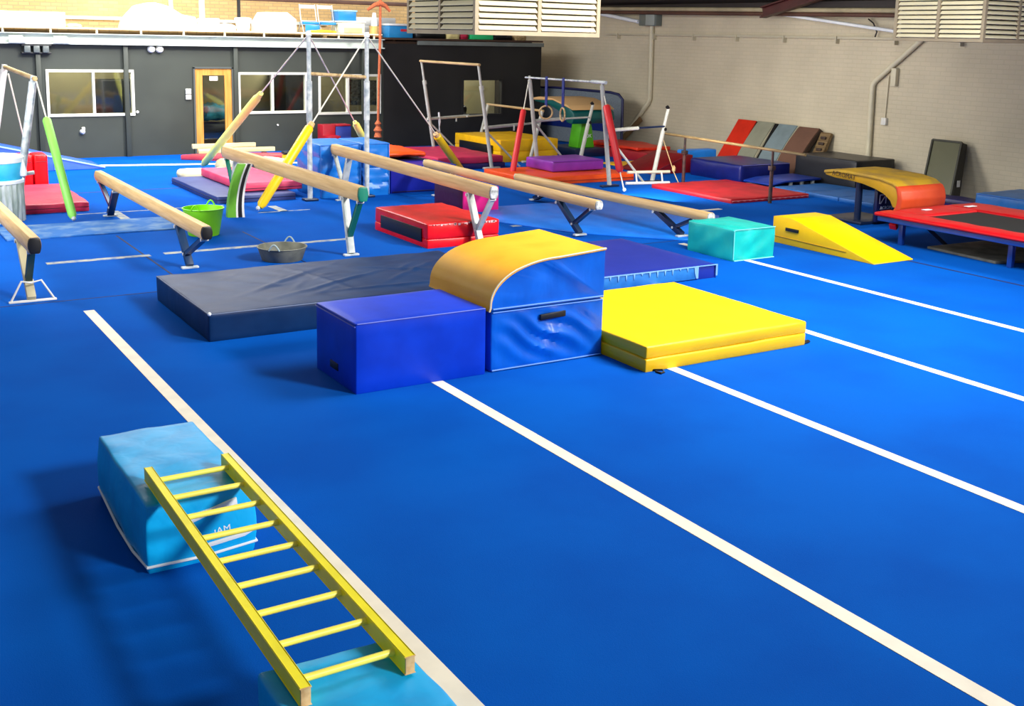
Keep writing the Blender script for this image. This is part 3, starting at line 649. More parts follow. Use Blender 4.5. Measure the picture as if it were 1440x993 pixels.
# ------------------------------------------------------------------ balance beams
def beam(label, x, y0, y1, zt0, zt1, cap, legm, bracem, tall=.16, near=True, far=True, feet=True, kn=(.75, .36, .12), cap_thick=.03, wire=False, fz=0.0):
    t = thing('balance_beam', label, 'balance beam', (x, (y0 + y1) / 2, 0), 'balance beams')
    def zt(y): return zt0 + (zt1 - zt0) * (y - y0) / (y1 - y0)
    w = .06; n = 7
    pr = []
    for k in range(n):        # right side bulge
        a = k / (n - 1); pr.append((.05 + .016 * math.sin(PI * a), -tall + .01 + (tall - .02) * a))
    full = [(-.042, -tall)] + [(.042, -tall)] + pr + [(.042, 0), (-.042, 0)] + [(-px, pz) for px, pz in reversed(pr)]
    bm = BM()
    A = [bm.verts.new((x + px, y0, zt0 + pz)) for px, pz in full]; B = [bm.verts.new((x + px, y1, zt1 + pz)) for px, pz in full]
    bm.faces.new(A); bm.faces.new(B[::-1])
    for k in range(len(full)): bm.faces.new((A[k], B[k], B[(k + 1) % len(full)], A[(k + 1) % len(full)]))
    obj('beam_body', bm, M_beam, t, angle=25)
    for (ye, s, cm) in ((y0, -1, cap), (y1, 1, cap)):
        bm = BM(); za = zt(ye)
        add_prism(bm, [(x + px * .93, za + pz * .94 - .004) for px, pz in full], 'y', ye, ye + s * cap_thick, .004)
        obj('end_cap', bm, cm, t)
    ends = []
    if near: ends.append((y0, 1))
    if far: ends.append((y1, -1))
    for ye, s in ends:
        m_top, foot, b_top = kn
        zb = zt(ye) - tall
        fy = ye + s * foot
        topm = Vector((x, ye + s * m_top, zb + .005)); ft = Vector((x, fy, fz + .03)); topb = Vector((x, ye + s * b_top, zb + .005))
        bm = BM(); add_bar(bm, topm, ft, .085, .07, up=(0, 1, 0), bev=.005); lg = obj('leg', bm, legm, t)
        j = ft.lerp(topm, .28)
        bm = BM(); add_bar(bm, topb, j, .06, .05, up=(0, 1, 0), bev=.004); obj('brace', bm, bracem, t)
        bm = BM(); add_tube(bm, [topm + Vector((-.055, 0, -.03)), topm + Vector((.055, 0, -.03))], .022, 10); add_tube(bm, [topb + Vector((-.045, 0, -.02)), topb + Vector((.045, 0, -.02))], .02, 10); add_tube(bm, [j + Vector((-.05, 0, 0)), j + Vector((.05, 0, 0))], .018, 10); obj('pivot', bm, M_white, t)
        bm = BM()
        if wire:
            for q in (-.2, .22): add_tube(bm, [(x, fy, .2), (x + q * .45, fy, .22), (x + q, fy, .012)], .011, 8)
            add_box(bm, x - .22, x + .24, fy - .02, fy + .02, 0, .02, .004)
        else: add_box(bm, x - .10, x + .10, fy - .035, fy + .035, fz, fz + .025, .006)
        obj('foot', bm, M_steel if not wire else M_white, t)
    return t
M_capgreen = mat('green_cap', (24, 128, 104), rough=.35); M_capwhite = mat('white_cap', (206, 208, 204), rough=.3, rgb2=(120, 124, 120), vscale=14)
M_legwhite = mat('pale_leg', (206, 210, 200), rough=.45, rgb2=(170, 178, 172), vscale=6); M_legnavy = mat('navy_leg', (22, 50, 84), rough=.4, var=.3)
M_legtan = mat('tan_leg', (176, 166, 132), rough=.5, var=.2); M_leggreen = mat('dark_green_leg', (18, 66, 62), rough=.4, var=.2)
M_leggrn = mat('green_leg', (20, 104, 84), rough=.4)
beam('tan balance beam with an open black end running off the left edge', 1.74, 11.75, 17.2, .735, .72, M_black, M_legtan, M_leggreen, .17, far=False, kn=(.95, .36, .2), wire=True)
beam('tan balance beam with a black end cap behind the navy crash mat', 3.64, 12.36, 17.98, .618, .615, M_black, M_legnavy, M_legnavy, .155, kn=(1.15, .70, .08), cap_thick=.04)
beam('tan balance beam with a green end cap in front of the red mat', 5.67, 12.62, 18.06, .93, .92, M_capgreen, M_legwhite, M_leggrn, .19, kn=(.54, .34, .06), cap_thick=.05)
beam('tan balance beam with a white end cap and white legs over the red mat', 7.45, 12.43, 17.73, .87, .93, M_capwhite, M_legwhite, M_legwhite, .17, kn=(.63, .30, .02))
beam('tan balance beam with navy legs right of the orange topped block', 9.15, 12.42, 17.6, .58, .615, M_capwhite, M_legnavy, M_dkmetal, .13, kn=(.98, .42, .14), fz=.021)
beam('tan balance beam furthest right with its end at the teal block', 10.45, 11.56, 16.62, .45, .42, M_capwhite, M_dkmetal, M_dkmetal, .13, kn=(1.2, .58, .3), fz=.021)

# ------------------------------------------------------------------ tubs and things between the beams
M_lime = mat('lime_plastic', (150, 246, 6), rough=.35, var=.08)
M_greytub = mat('grey_rubber', (112, 112, 96), rough=.6, rgb2=(84, 86, 76), vscale=6)
def tub(label, cx, cy, r0, r1, h, m, hm):
    t = thing('flexible_tub', label, 'tub', (cx, cy, 0))
    bm = BM(); add_lathe(bm, [(r0 * .97, 0), (r0, .006), (r1, h - .012), (r1 + .012, h - .006), (r1 + .01, h), (r1 - .008, h), (r0 - .012, .02), (.01, .018)], cx, cy, 40); obj('tub_body', bm, m, t)
    for s in (-1, 1):
        bm = BM(); a0 = .3 if s > 0 else PI + .3
        pts = []
        for k in range(9):
            a = (.9 if s > 0 else PI + .9) + (k - 4) * .055
            pts.append((cx + (r1 + .006) * math.cos(a), cy + (r1 + .006) * math.sin(a), h - .01 + .075 * math.sin(PI * k / 8)))
        add_tube(bm, pts, .010, 8); obj('handle', bm, hm, t)
tub('lime green flexible tub behind the black capped balance beam', 4.44, 15.2, .21, .275, .38, M_lime, M_lime)
tub('grey flexible tub behind the navy crash mat', 4.80, 13.1, .25, .30, .17, M_greytub, mat('pale_handle', (150, 170, 170), rough=.5))

M_red = vinyl('red_vinyl', (226, 14, 24), rough=.34, rgb2=(206, 8, 20), bump=.3, bscale=4)
t = thing('folding_mat', 'folded red mat with a black velcro panel between two beams', 'mat', (7.3, 13.8, 0))
bm = BM(); add_soft(bm, 6.76, 7.86, 12.95, 14.6, .12, .33, r=.018, cell=.09, puff=.012, wr=.008, ws=3, seed=31, flat_bottom=False); obj('upper_fold', bm, M_red, t)
bm = BM(); add_soft(bm, 6.76, 7.86, 12.95, 14.6, 0, .118, r=.014, cell=.1, puff=.006, wr=.006, seed=33); obj('lower_fold', bm, M_red, t)
bm = BM(); add_box(bm, 6.735, 6.757, 13.1, 14.36, .07, .25, .004); obj('velcro_panel', bm, M_black, t)
bm = BM()
for k in range(34):
    x = 6.80 + random.random() * 1.0; s = random.uniform(.01, .04)
    if .42 < (x - 6.8) / 1.0 < .5: continue
    add_box(bm, x, x + s, 12.932, 12.946, .30 + random.uniform(-.012, .012), .312 + random.uniform(0, .012))
obj('worn_edge', bm, mat('worn_white', (240, 180, 176), rough=.7), t)

M_mag = vinyl('magenta_vinyl', (214, 22, 120), rough=.38, bump=.1)
t = thing('foam_block', 'magenta padded block behind the white legged balance beam', 'foam block', (9.0, 16.0, 0))
bm = BM(); add_soft(bm, 8.68, 9.34, 15.40, 16.4, 0, .40, r=.02, cell=.1, puff=.01, wr=.006, seed=41); obj('cover', bm, M_mag, t)
bm = BM(); add_soft(bm, 8.668, 8.69, 15.43, 16.38, .01, .385, r=.008, cell=.15, puff=.004, wr=.002, seed=5); obj('side_panel', bm, vinyl('dark_plum_vinyl', (66, 10, 44), rough=.4), t)

M_bb = vinyl('bright_blue_vinyl', (20, 118, 204), rough=.4, rgb2=(14, 104, 190), bump=.35, bscale=4.5)
def bb_wr(p, f):
    if f[1] < .01 or f[0] < .01:
        q = p.x if f[1] < .01 else p.y
        n1 = noise.noise(Vector((q * 1.6 + p.z * 2.5, p.z * 6 - q * 1.5, 3.3)))
        w = min(1, 8 * min(f[2], 1 - f[2])) * .02
        if f[1] < .01: p.y += w * (1 - abs(n1) * 4)
        else: p.x += w * (1 - abs(n1) * 4)
    return p
for (x0, x1, nm) in ((7.2, 7.96, 'left half of the tall bright blue upright blocks behind the white legged beam'), (7.99, 8.50, 'right half of the tall bright blue upright blocks beside the ultramarine block')):
    t = thing('foam_block', nm, 'foam block', ((x0 + x1) / 2, 18.2, 0), 'tall bright blue blocks')
    bm = BM(); add_soft(bm, x0, x1, 17.76, 18.85, 0, .92, r=.02, cell=.055, puff=.012, wr=.008, ws=3, seed=50 + x0, shape=bb_wr); obj('cover', bm, M_bb, t)
    bm = BM(); add_tube(bm, [(x0 + .01, 17.748, .02), (x0 + .01, 17.748, .91), (x1 - .01, 17.748, .91), (x1 - .01, 17.748, .02)], .007, 6); obj('piping', bm, mat('pale_blue_piping', (70, 130, 215)), t)
t = thing('foam_block', 'ultramarine block right of the tall bright blue blocks', 'foam block', (9.2, 18.3, 0))
bm = BM(); add_soft(bm, 8.57, 9.9, 17.85, 18.7, 0, .47, r=.02, cell=.1, puff=.01, wr=.005, seed=61); obj('cover', bm, vinyl('deep_ultramarine_vinyl', (22, 34, 150), rough=.3, bump=.15), t)
bm = BM(); add_box(bm, 8.6, 9.88, 17.835, 17.85, .02, .03); obj('seam', bm, M_black, t)
M_orange = vinyl('orange_vinyl', (240, 84, 20), rough=.4, rgb2=(230, 70, 14), bump=.2)
bm = BM(); add_soft(bm, 8.78, 9.74, 18.75, 20.3, .53, .63, r=.06, cell=.1, puff=.04, wr=.025, ws=2.4, seed=66, flat_bottom=False)
tag(obj('landing_pad', bm, M_orange), 'sagging bright orange pad behind the ultramarine block', 'pad')
t = thing('mat_stack', 'dark violet mat under the sagging orange pad', 'mat', (9.3, 19.5, 0))
bm = BM(); add_soft(bm, 8.7, 9.86, 18.75, 20.3, 0, .47, r=.03, cell=.14, puff=.01, wr=.008, seed=67); obj('cover', bm, vinyl('violet_navy_vinyl', (36, 30, 92), rough=.4), t)
bm = BM(); add_tube(bm, [(8.72, 18.74, .22), (9.84, 18.74, .22)], .008, 6); obj('seam', bm, M_black, t)

t = thing('foam_steps', 'red and blue foam steps in front of the black wall', 'foam steps', (10.4, 24.6, 0))
M_stred = vinyl('step_red', (170, 24, 40), rough=.4); M_stblue = vinyl('step_blue', (44, 60, 140), rough=.4)
bm = BM(); add_prism(bm, [(24.3, 0), (24.3, .22), (24.3, .42), (24.62, .42), (24.62, .66), (24.95, .66), (24.95, 0)], 'x', 10.06, 10.38, .012); obj('red_half', bm, M_stred, t)
bm = BM(); add_prism(bm, [(24.3, 0), (24.3, .36), (24.62, .36), (24.62, .62), (24.95, .62), (24.95, 0)], 'x', 10.39, 10.78, .012); obj('blue_half', bm, M_stblue, t)
bm = BM(); add_box(bm, 10.385, 10.77, 24.61, 24.95, .62, .66, .01); obj('red_tread', bm, M_stred, t)

# ------------------------------------------------------------------ left group
t = thing('chalk_stand', 'corrugated chalk drum topped by a turquoise chalk tub at the left edge', 'chalk stand', (2.12, 17.55, 0))
bm = BM(); N = 72; rings = []
for z in (0, .02, .54, .56):
    rings.append([bm.verts.new((2.12 + (.37 + .012 * math.sin(a * 26)) * math.cos(a), 17.55 + (.37 + .012 * math.sin(a * 26)) * math.sin(a), z)) for a in [2 * PI * k / (N * 3) for k in range(N * 3)]])
for i in range(3):
    for k in range(N * 3): bm.faces.new((rings[i][k], rings[i][(k + 1) % (N * 3)], rings[i + 1][(k + 1) % (N * 3)], rings[i + 1][k]))
bm.faces.new(rings[0][::-1]); bm.faces.new(rings[-1])
obj('drum', bm, mat('corrugated_steel', (150, 164, 150), rough=.45, rgb2=(210, 216, 208), vscale=5, metal=.3, stretch=(3, 3, .6)), t)
bm = BM(); add_lathe(bm, [(.385, .56), (.39, .60), (.375, .61)], 2.12, 17.55, 40); obj('ring', bm, M_chalk, t)
bm = BM(); add_lathe(bm, [(.36, .60), (.385, .88), (.38, .89)], 2.12, 17.55, 40); obj('chalk_tub', bm, mat('turquoise_plastic', (30, 160, 206), rough=.4, rgb2=(60, 180, 215), vscale=4), t)
bm = BM(); add_lathe(bm, [(.392, .86), (.40, .93), (.37, .95), (.34, .93), (.1, .91), (.01, .91)], 2.12, 17.55, 40); obj('chalk_rim', bm, M_chalk, t)
bm = BM(); add_lathe(bm, [(.005, .92), (.03, .84), (.06, .72), (.05, .66), (.02, .65)], 2.47, 17.38, 14); obj('chalk_sock', bm, M_chalk, t)

bm = BM(); add_soft(bm, 2.0, 4.3, 15.75, 16.85, 0, .02, r=.006, cell=.2, puff=0, wr=0)
tag(obj('chalky_mat', bm, mat('chalk_dusted_carpet', (30, 104, 180), rough=.9, rgb2=(116, 150, 184), vscale=3.2, detail=8, lo=.45, hi=.7)), 'thin blue mat dusted with white chalk in front of the chalk drum', 'mat')
M_pink = vinyl('faded_red_vinyl', (222, 52, 84), rough=.45, rgb2=(206, 44, 76), bump=.3)
t = thing('landing_mat', 'faded red mat beside the chalk drum at the left', 'mat', (3.0, 19.2, 0))
bm = BM(); add_soft(bm, 2.5, 3.48, 17.95, 20.3, 0, .14, r=.02, cell=.1, puff=.015, wr=.01, seed=71); obj('cover', bm, M_pink, t)
bm = BM(); add_tube(bm, [(2.5, 17.94, .07), (3.47, 17.94, .07)], .006, 6); obj('seam', bm, mat('dark_red_seam', (120, 20, 40)), t)
for k, x0 in enumerate((2.86, 3.10)):
    t = thing('red_pad', ('left' if k == 0 else 'right') + ' one of two upright red pads behind the chalk drum', 'pad', (x0 + .1, 20.75, 0), 'upright red pads')
    bm = BM(); add_soft(bm, x0, x0 + .225, 20.5, 21.0, 0, .62, r=.03, cell=.1, puff=.01, wr=.006, seed=80 + k); obj('cover', bm, M_red, t)
    bm = BM(); add_tube(bm, [(x0 + .02, 20.488, .5), (x0 + .2, 20.488, .5)], .006, 6); obj('seam', bm, mat('dark_red_seam', (120, 20, 40)), t)
t = thing('blue_ramp', 'long blue mesh sided ramp sloping to the floor below the left office window', 'ramp', (3.6, 23.0, 0))
M_rblue = vinyl('ramp_blue', (44, 92, 196), rough=.5)
bm = BM(); add_prism(bm, [(2.2, 0), (2.2, .62), (2.9, .50), (4.85, .02), (4.85, 0)], 'y', 23.3, 24.6, .01); obj('ramp_body', bm, M_rblue, t)
bm = BM(); add_prism(bm, [(2.25, .05), (2.25, .56), (2.85, .46), (2.85, .05)], 'y', 23.285, 23.3); obj('dark_end', bm, vinyl('ramp_navy', (20, 40, 110)), t)
bm = BM(); add_tube(bm, [(2.2, 23.3, .62), (2.9, 23.3, .505), (4.85, 23.3, .025)], .02, 8); add_tube(bm, [(3.35, 23.29, .38), (3.35, 23.29, .02)], .012, 6); add_tube(bm, [(3.9, 23.29, .25), (3.9, 23.29, .02)], .012, 6); obj('edging', bm, mat('pale_blue_edge', (130, 164, 226), rough=.5), t)

def pad_cable(t, top, foot, f0, f1, padm, r=.055, wire=.012, collar=None):
    top = Vector(top); foot = Vector(foot)
    bm = BM(); add_tube(bm, [top, foot], wire, 8); c = obj('cable', bm, M_wire, t)
    a = top.lerp(foot, f0); b = top.lerp(foot, f1)
    bm = BM(); d = (b - a)
    add_tube(bm, [a, a + d * .02, a + d * .5, b - d * .04, b], [r * .7, r, r * 1.02, r, r * .55], 14); obj('cable_pad', bm, padm, c)
    if collar:
        bm = BM(); add_tube(bm, [a - d * .05, a - d * .0], [r * .62, r * .78], 12); obj('collar', bm, collar, c)
    bm = BM(); bmesh.ops.create_uvsphere(bm, u_segments=10, v_segments=8, radius=.035); bmesh.ops.translate(bm, vec=foot + Vector((0, 0, .035)), verts=bm.verts[:]); obj('floor_anchor', bm, M_steel, c)
M_lgreen = mat('lime_pad', (142, 224, 92), rough=.45, var=.12)
t = thing('uneven_bars', 'pale steel bars frame with a lime green padded cable at the left edge', 'gymnastic bars', (2.7, 20.5, 0))
for (xt, xb, y, zt) in ((2.77, 2.42, 20.95, 2.05), (2.80, 2.48, 18.2, 1.97)):
    bm = BM(); add_tube(bm, [(xb, y, .03), (xt, y, zt)], .058, 14); add_tube(bm, [(xt, y, zt), (xt + .015, y, zt + .09)], .045, 12); add_tube(bm, [(xb - .1, y, .55), (xt - .05, y, .6)], .03, 8); obj('upright', bm, M_white if y > 19 else M_steel, t)
    bm = BM(); add_box(bm, xb - .25, xb + .25, y - .06, y + .06, 0, .05, .01); obj('foot', bm, M_steel, t)
bm = BM(); add_tube(bm, [(2.785, 21.05, 2.10), (2.815, 18.1, 2.02)], .036, 14); obj('bar', bm, M_barwood, t)
bm = BM(); add_tube(bm, [(2.45, 20.95, .62), (2.50, 18.2, .62)], .03, 10); obj('spreader', bm, M_white, t)
bm = BM(); add_tube(bm, [(2.83, 20.9, 1.98), (3.25, 21.6, .03)], .014, 8); obj('rear_cable', bm, M_wire, t)
pad_cable(t, (2.84, 18.15, 1.98), (3.06, 16.95, .02), .27, .985, M_lgreen, .062)

# items around the door
t = thing('folding_mat', 'faded navy folded mat under the pink mat', 'mat', (6.6, 19.3, 0))
bm = BM(); add_soft(bm, 5.45, 6.80, 17.86, 20.6, 0, .115, r=.012, cell=.2, puff=.004, wr=.004, seed=91); obj('cover', bm, vinyl('faded_navy_vinyl', (56, 70, 122), rough=.5, rgb2=(40, 54, 110), vscale=1.5), t)
bm = BM(); add_tube(bm, [(5.455, 17.852, .06), (6.79, 17.852, .06)], .006, 6); add_tube(bm, [(5.442, 17.86, .06), (5.442, 20.6, .06)], .006, 6); obj('seam', bm, M_seam, t)
t = thing('landing_mat', 'pink mat lying on the faded navy mat', 'mat', (6.9, 19.6, .117))
bm = BM(); add_soft(bm, 5.98, 7.05, 18.2, 20.55, .127, .27, r=.02, cell=.15, puff=.01, wr=.006, seed=93, flat_bottom=False); obj('cover', bm, vinyl('pink_vinyl', (232, 74, 110), rough=.5, rgb2=(216, 62, 98), bump=.25), t)
bm = BM(); add_tube(bm, [(5.99, 18.188, .18), (7.04, 18.188, .18)], .008, 6); obj('seam', bm, mat('dark_pink_seam', (150, 34, 74)), t)
bm = BM(); add_soft(bm, 5.75, 6.9, 20.95, 21.4, 0, .16, r=.07, cell=.08, puff=.02, wr=.02, ws=3, seed=95); tag(obj('rolled_mat', bm, mat('beige_carpet', (214, 200, 156), rough=.9, var=.15)), 'beige rolled carpet mat on the floor in front of the pink mat', 'mat')
bm = BM(); add_soft(bm, 6.75, 8.1, 21.5, 22.2, 0, .24, r=.1, cell=.1, puff=.03, wr=.03, ws=2, seed=96); tag(obj('carpet_heap', bm, MATS['beige_carpet']), 'beige humped carpet behind the pink mat', 'mat')
t = thing('red_wedge', 'thin red tapered mat in front of the orange door', 'mat', (7.7, 24.1, 0))
bm = BM(); add_prism(bm, [(6.65, 24.35), (7.2, 23.9), (9.0, 23.55), (9.1, 24.0), (7.6, 24.55)], 'z', 0, .11, .02); obj('cover', bm, vinyl('dusty_red_vinyl', (200, 60, 70), rough=.5), t)
bm = BM(); add_tube(bm, [(7.2, 23.89, .05), (9.0, 23.54, .05)], .01, 6); obj('seam', bm, mat('dark_red_seam', (120, 20, 40)), t)
for k, (x0, x1, y, z) in enumerate(((7.05, 8.5, 24.85, .28), (7.1, 8.85, 24.55, .2))):
    t = thing('floor_beam', ('rear' if k == 0 else 'front') + ' one of two low wooden beams by the orange door', 'balance beam', ((x0 + x1) / 2, y, 0), 'low floor beams')
    bm = BM(); add_box(bm, x0, x1, y - .05, y + .05, z - .1, z, .01); obj('beam_body', bm, wood_mat('pale_pine', (226, 208, 160), (204, 180, 128), 0), t)
    for x in (x0 + .25, x1 - .25):
        bm = BM(); add_box(bm, x - .03, x + .03, y - .1, y + .1, 0, z - .1); obj('leg', bm, M_dkmetal, t)
# curved green striped pad leaning under the green capped beam
t = thing('leg_pad', 'curved green pad with black and white stripes standing under the green capped beam', 'pad', (5.4, 16.5, 0))
def padcurve(bm, u0, u1, th):
    n = 14; L = []
    for k in range(n + 1):
        a = k / n; z = .80 * a
        off = .22 * a ** 2.0
        w = 1 - .22 * math.sin(PI * a * .5)
        L.append((off, z, w))
    c = []
    for (off, z, w) in L:
        c.append([bm.verts.new((5.18 + off + u * w, 16.45 + .35 * off - .22 * u + d, z)) for u, d in ((u0, 0), (u1, 0), (u1, th), (u0, th))])
    for i in range(n):
        for k in range(4): bm.faces.new((c[i][k], c[i][(k + 1) % 4], c[i + 1][(k + 1) % 4], c[i + 1][k]))
    bm.faces.new(c[0][::-1]); bm.faces.new(c[-1])
bm = BM(); padcurve(bm, 0, .12, .10); obj('green_panel', bm, vinyl('leaf_green_vinyl', (96, 160, 40), rough=.45), t)
bm = BM(); padcurve(bm, .12, .15, .10); obj('white_stripe', bm, M_white, t)
bm = BM(); padcurve(bm, .15, .21, .10); obj('black_stripe', bm, M_black, t)
bm = BM(); padcurve(bm, .21, .245, .10); obj('white_stripe', bm, M_white, t)

# ------------------------------------------------------------------ high bar with four padded cables
t = thing('high_bar', 'tall steel high bar frame with yellow padded cables', 'gymnastic bars', (7.9, 18.5, 0))
PA = (6.965, 17.62); PB = (8.015, 17.64)
for i, (x, y) in enumerate((PA, PB)):
    bm = BM(); add_tube(bm, [(x, y, .03), (x, y, 1.35)], .042, 14); add_tube(bm, [(x, y, 1.33), (x, y, 2.0)], .05, 14); add_tube(bm, [(x, y, 2.0), (x, y, 2.78)], .036, 14); obj('upright', bm, M_steel, t)
    bm = BM(); add_box(bm, x - .12, x + .12, y - .09, y + .09, 0, .04, .01); obj('foot', bm, M_dkmetal, t)
    bm = BM(); add_tube(bm, [(x, y, 2.74), (x, y, 2.82)], [.05, .035], 12); obj('post_cap', bm, M_chalk, t)
bm = BM(); add_tube(bm, [(PA[0], PA[1], 2.12), (PB[0], PB[1], 2.06)], .03, 12); obj('bar', bm, M_barwood, t)
M_ypad = mat('yellow_pad', (248, 206, 10), rough=.4, var=.08); M_ypad2 = mat('pale_yellow_pad', (238, 238, 120), rough=.45, var=.08)
pad_cable(t, (PA[0], PA[1], 2.76), (6.66, 22.8, .03), .42, .985, M_ypad2, .075, collar=M_ypad2)
pad_cable(t, (PB[0], PB[1], 2.76), (5.79, 16.85, .02), .54, .985, M_ypad, .075, collar=MATS['end_grain'])
pad_cable(t, (PA[0], PA[1], 2.76), (10.3, 22.2, .03), .64, .985, M_ypad2, .07, collar=M_ypad2)
pad_cable(t, (PB[0], PB[1], 2.76), (11.0, 19.5, .03), .68, .985, M_ypad, .075, collar=MATS['end_grain'])

# climbing rope
t = thing('climbing_rope', 'orange climbing rope with a knotted end hanging in front of the black wall', 'rope', (11.5, 24.6, .3))
M_rope = mat('orange_rope', (206, 108, 66), rough=.85, var=.3, vscale=30)
bm = BM(); add_tube(bm, [(11.47, 24.6, .5), (11.49, 24.6, 1.5), (11.52, 24.6, 2.6), (11.53, 24.6, 4.1)], .032, 10); obj('rope', bm, M_rope, t)
bm = BM(); add_lathe(bm, [(.03, .30), (.1, .34), (.07, .44), (.11, .5), (.05, .6), (.085, .66), (.03, .74)], 11.47, 24.6, 12); obj('knot', bm, M_rope, t)
bm = BM(); add_tube(bm, [(11.2, 24.6, 3.34), (11.38, 24.6, 3.46), (11.53, 24.6, 3.5), (11.68, 24.62, 3.44), (11.78, 24.6, 3.32)], [.03, .05, .07, .05, .03], 10); obj('rope_loop', bm, M_rope, t)

# ------------------------------------------------------------------ uneven bars (two sets)
M_bars = mat('bars_grey_white', (186, 186, 174), rough=.45, var=.12, vscale=9)
M_rpad = mat('red_pad', (226, 44, 48), rough=.45, var=.1)
def strut(bm, a, b, r): add_tube(bm, [a, b], r, 10)
t = thing('uneven_bars', 'white uneven bars in front of the black wall window', 'gymnastic bars', (12.9, 21.8, 0), 'uneven bars sets')
for (xf, xt, y, zt, r) in ((12.2, 11.83, 20.45, 2.2, .040), (12.2, 11.83, 23.05, 2.2, .040)):
    bm = BM(); strut(bm, (xf, y, .03), (xf + (xt - xf) * .78, y, zt * .78), r); strut(bm, (xf + (xt - xf) * .77, y, zt * .77), (xt, y, zt), r * .66); add_tube(bm, [(xf + (xt - xf) * .74, y, zt * .76), (xf + (xt - xf) * .78, y, zt * .80)], r * 1.25, 12); obj('high_upright', bm, M_bars, t)
    bm = BM(); add_box(bm, xf - .2, xf + .2, y - .05, y + .05, 0, .04, .01); obj('foot', bm, M_bars, t)
bm = BM(); strut(bm, (11.83, 20.4, 2.2), (11.83, 23.1, 2.2), .03); obj('high_bar', bm, M_barwood, t)
for y in (21.2, 23.6):
    bm = BM(); strut(bm, (13.65, y, .03), (13.95, y, 1.15), .04); obj('low_upright', bm, M_bars, t)
    bm = BM(); add_box(bm, 13.45, 13.85, y - .05, y + .05, 0, .04, .01); obj('foot', bm, M_bars, t)
bm = BM(); strut(bm, (13.95, 21.15, 1.16), (13.95, 23.65, 1.16), .028); obj('low_bar', bm, M_barwood, t)
for y0, y1 in ((20.45, 21.2), (23.05, 23.6)):
    bm = BM(); strut(bm, (12.0, y0, .88), (13.3, (y0 + y1) / 2 + .1, .90), .035); strut(bm, (13.2, (y0 + y1) / 2, .90), (13.88, y1, .90), .022); add_tube(bm, [(12.9, y0 + .25, .78), (12.9, y0 + .25, .9)], .02, 8); obj('spreader', bm, M_bars, t)
    bm = BM(); strut(bm, (12.03, y0, .82), (12.88, y0 - .05, .03), .022); obj('diagonal_brace', bm, M_bars, t)
bm = BM(); add_tube(bm, [(12.35, 23.15, 1.02), (12.36, 23.13, .8), (12.35, 23.12, .68), (12.36, 23.12, .48)], [.022, .03, .012, .03], 8); obj('hanging_grip', bm, M_chalk, t)

t = thing('uneven_bars', 'white uneven bars with two red padded cables in front of the cream wall', 'gymnastic bars', (13.5, 18.3, 0), 'uneven bars sets')
for (xf, xt, y, zt, r) in ((12.83, 12.57, 17.08, 1.93, .042), (12.83, 12.57, 19.6, 1.93, .042)):
    bm = BM(); strut(bm, (xf, y, .03), (xt, y, zt), r); add_tube(bm, [(xt, y, zt), (xt - .01, y, zt + .08)], .025, 8); obj('high_upright', bm, M_bars, t)
    bm = BM(); add_box(bm, xf - .2, xf + .2, y - .05, y + .05, 0, .04, .01); obj('foot', bm, M_dkmetal, t)
bm = BM(); strut(bm, (12.56, 16.95, 1.99), (12.56, 19.75, 1.97), .02); add_tube(bm, [(12.56, 16.95, 1.99), (12.56, 17.4, 1.99)], .034, 10); obj('high_bar', bm, M_steel, t)
for y, zt in ((17.3, 1.46), (19.85, 1.38)):
    bm = BM(); strut(bm, (14.05, y, .03), (14.27, y, zt * .7), .045); strut(bm, (14.26, y, zt * .68), (14.38, y, zt), .034); obj('low_upright', bm, M_bars, t)
    bm = BM(); add_box(bm, 13.85, 14.25, y - .05, y + .05, 0, .04, .01); obj('foot', bm, M_dkmetal, t)
    bm = BM(); add_tube(bm, [(14.38, y, zt), (14.34, y, zt + .04)], .035, 10); add_tube(bm, [(14.30, y - .04, zt * .72), (14.30, y + .04, zt * .72)], .035, 8); obj('bar_clamp', bm, M_black, t)
for y0, y1 in ((17.1, 17.28), (19.6, 19.8)):
    bm = BM(); strut(bm, (12.72, y0, 1.08), (13.55, (y0 + y1) / 2, 1.10), .036); obj('spreader', bm, M_bars, t)
    bm = BM(); strut(bm, (13.5, (y0 + y1) / 2, 1.10), (14.28, y1, 1.11), .02); obj('spreader_tube', bm, M_dkmetal if y0 < 18 else M_bars, t)
    bm = BM(); strut(bm, (12.75, y0, 1.0), (13.75, y0 + .1, .03), .024); obj('diagonal_brace', bm, M_bars, t)
pad_cable(t, (12.54, 19.6, 1.88), (11.75, 18.9, .03), .30, .97, M_rpad, .06)
pad_cable(t, (12.57, 17.0, 1.74), (12.55, 16.25, .03), .10, .80, M_rpad, .07)

# hanging ring straps on the high bar of the right hand set
M_strap = mat('navy_strap', (20, 36, 110), rough=.7)
for k, (y, dz) in enumerate(((18.95, 0), (18.35, .02))):
    t = thing('gym_ring', ('left' if k == 0 else 'right') + ' wooden ring on a navy strap hanging from the red padded bars', 'gym ring', (12.56, y, 1.1), 'hanging rings')
    bm = BM(); add_bar(bm, (12.56, y, 2.02), (12.56, y, 1.42), .012, .085, up=(0, 1, 0)); add_bar(bm, (12.54, y - .02, 2.0), (12.5, y - .08, 1.72), .012, .07, up=(0, 1, 0)); obj('strap', bm, M_strap, t)
    bm = BM(); ax_ = Vector((.8, -.6, 0)) if k == 0 else Vector((.25, .97, 0))
    add_tube(bm, [Vector((12.56, y, 1.30)) + ax_ * (.13 * math.cos(a)) + Vector((0, 0, .13 * math.sin(a))) for a in [2 * PI * q / 24 for q in range(24)]], .018, 8, closed=True); obj('ring', bm, M_barwood, t)

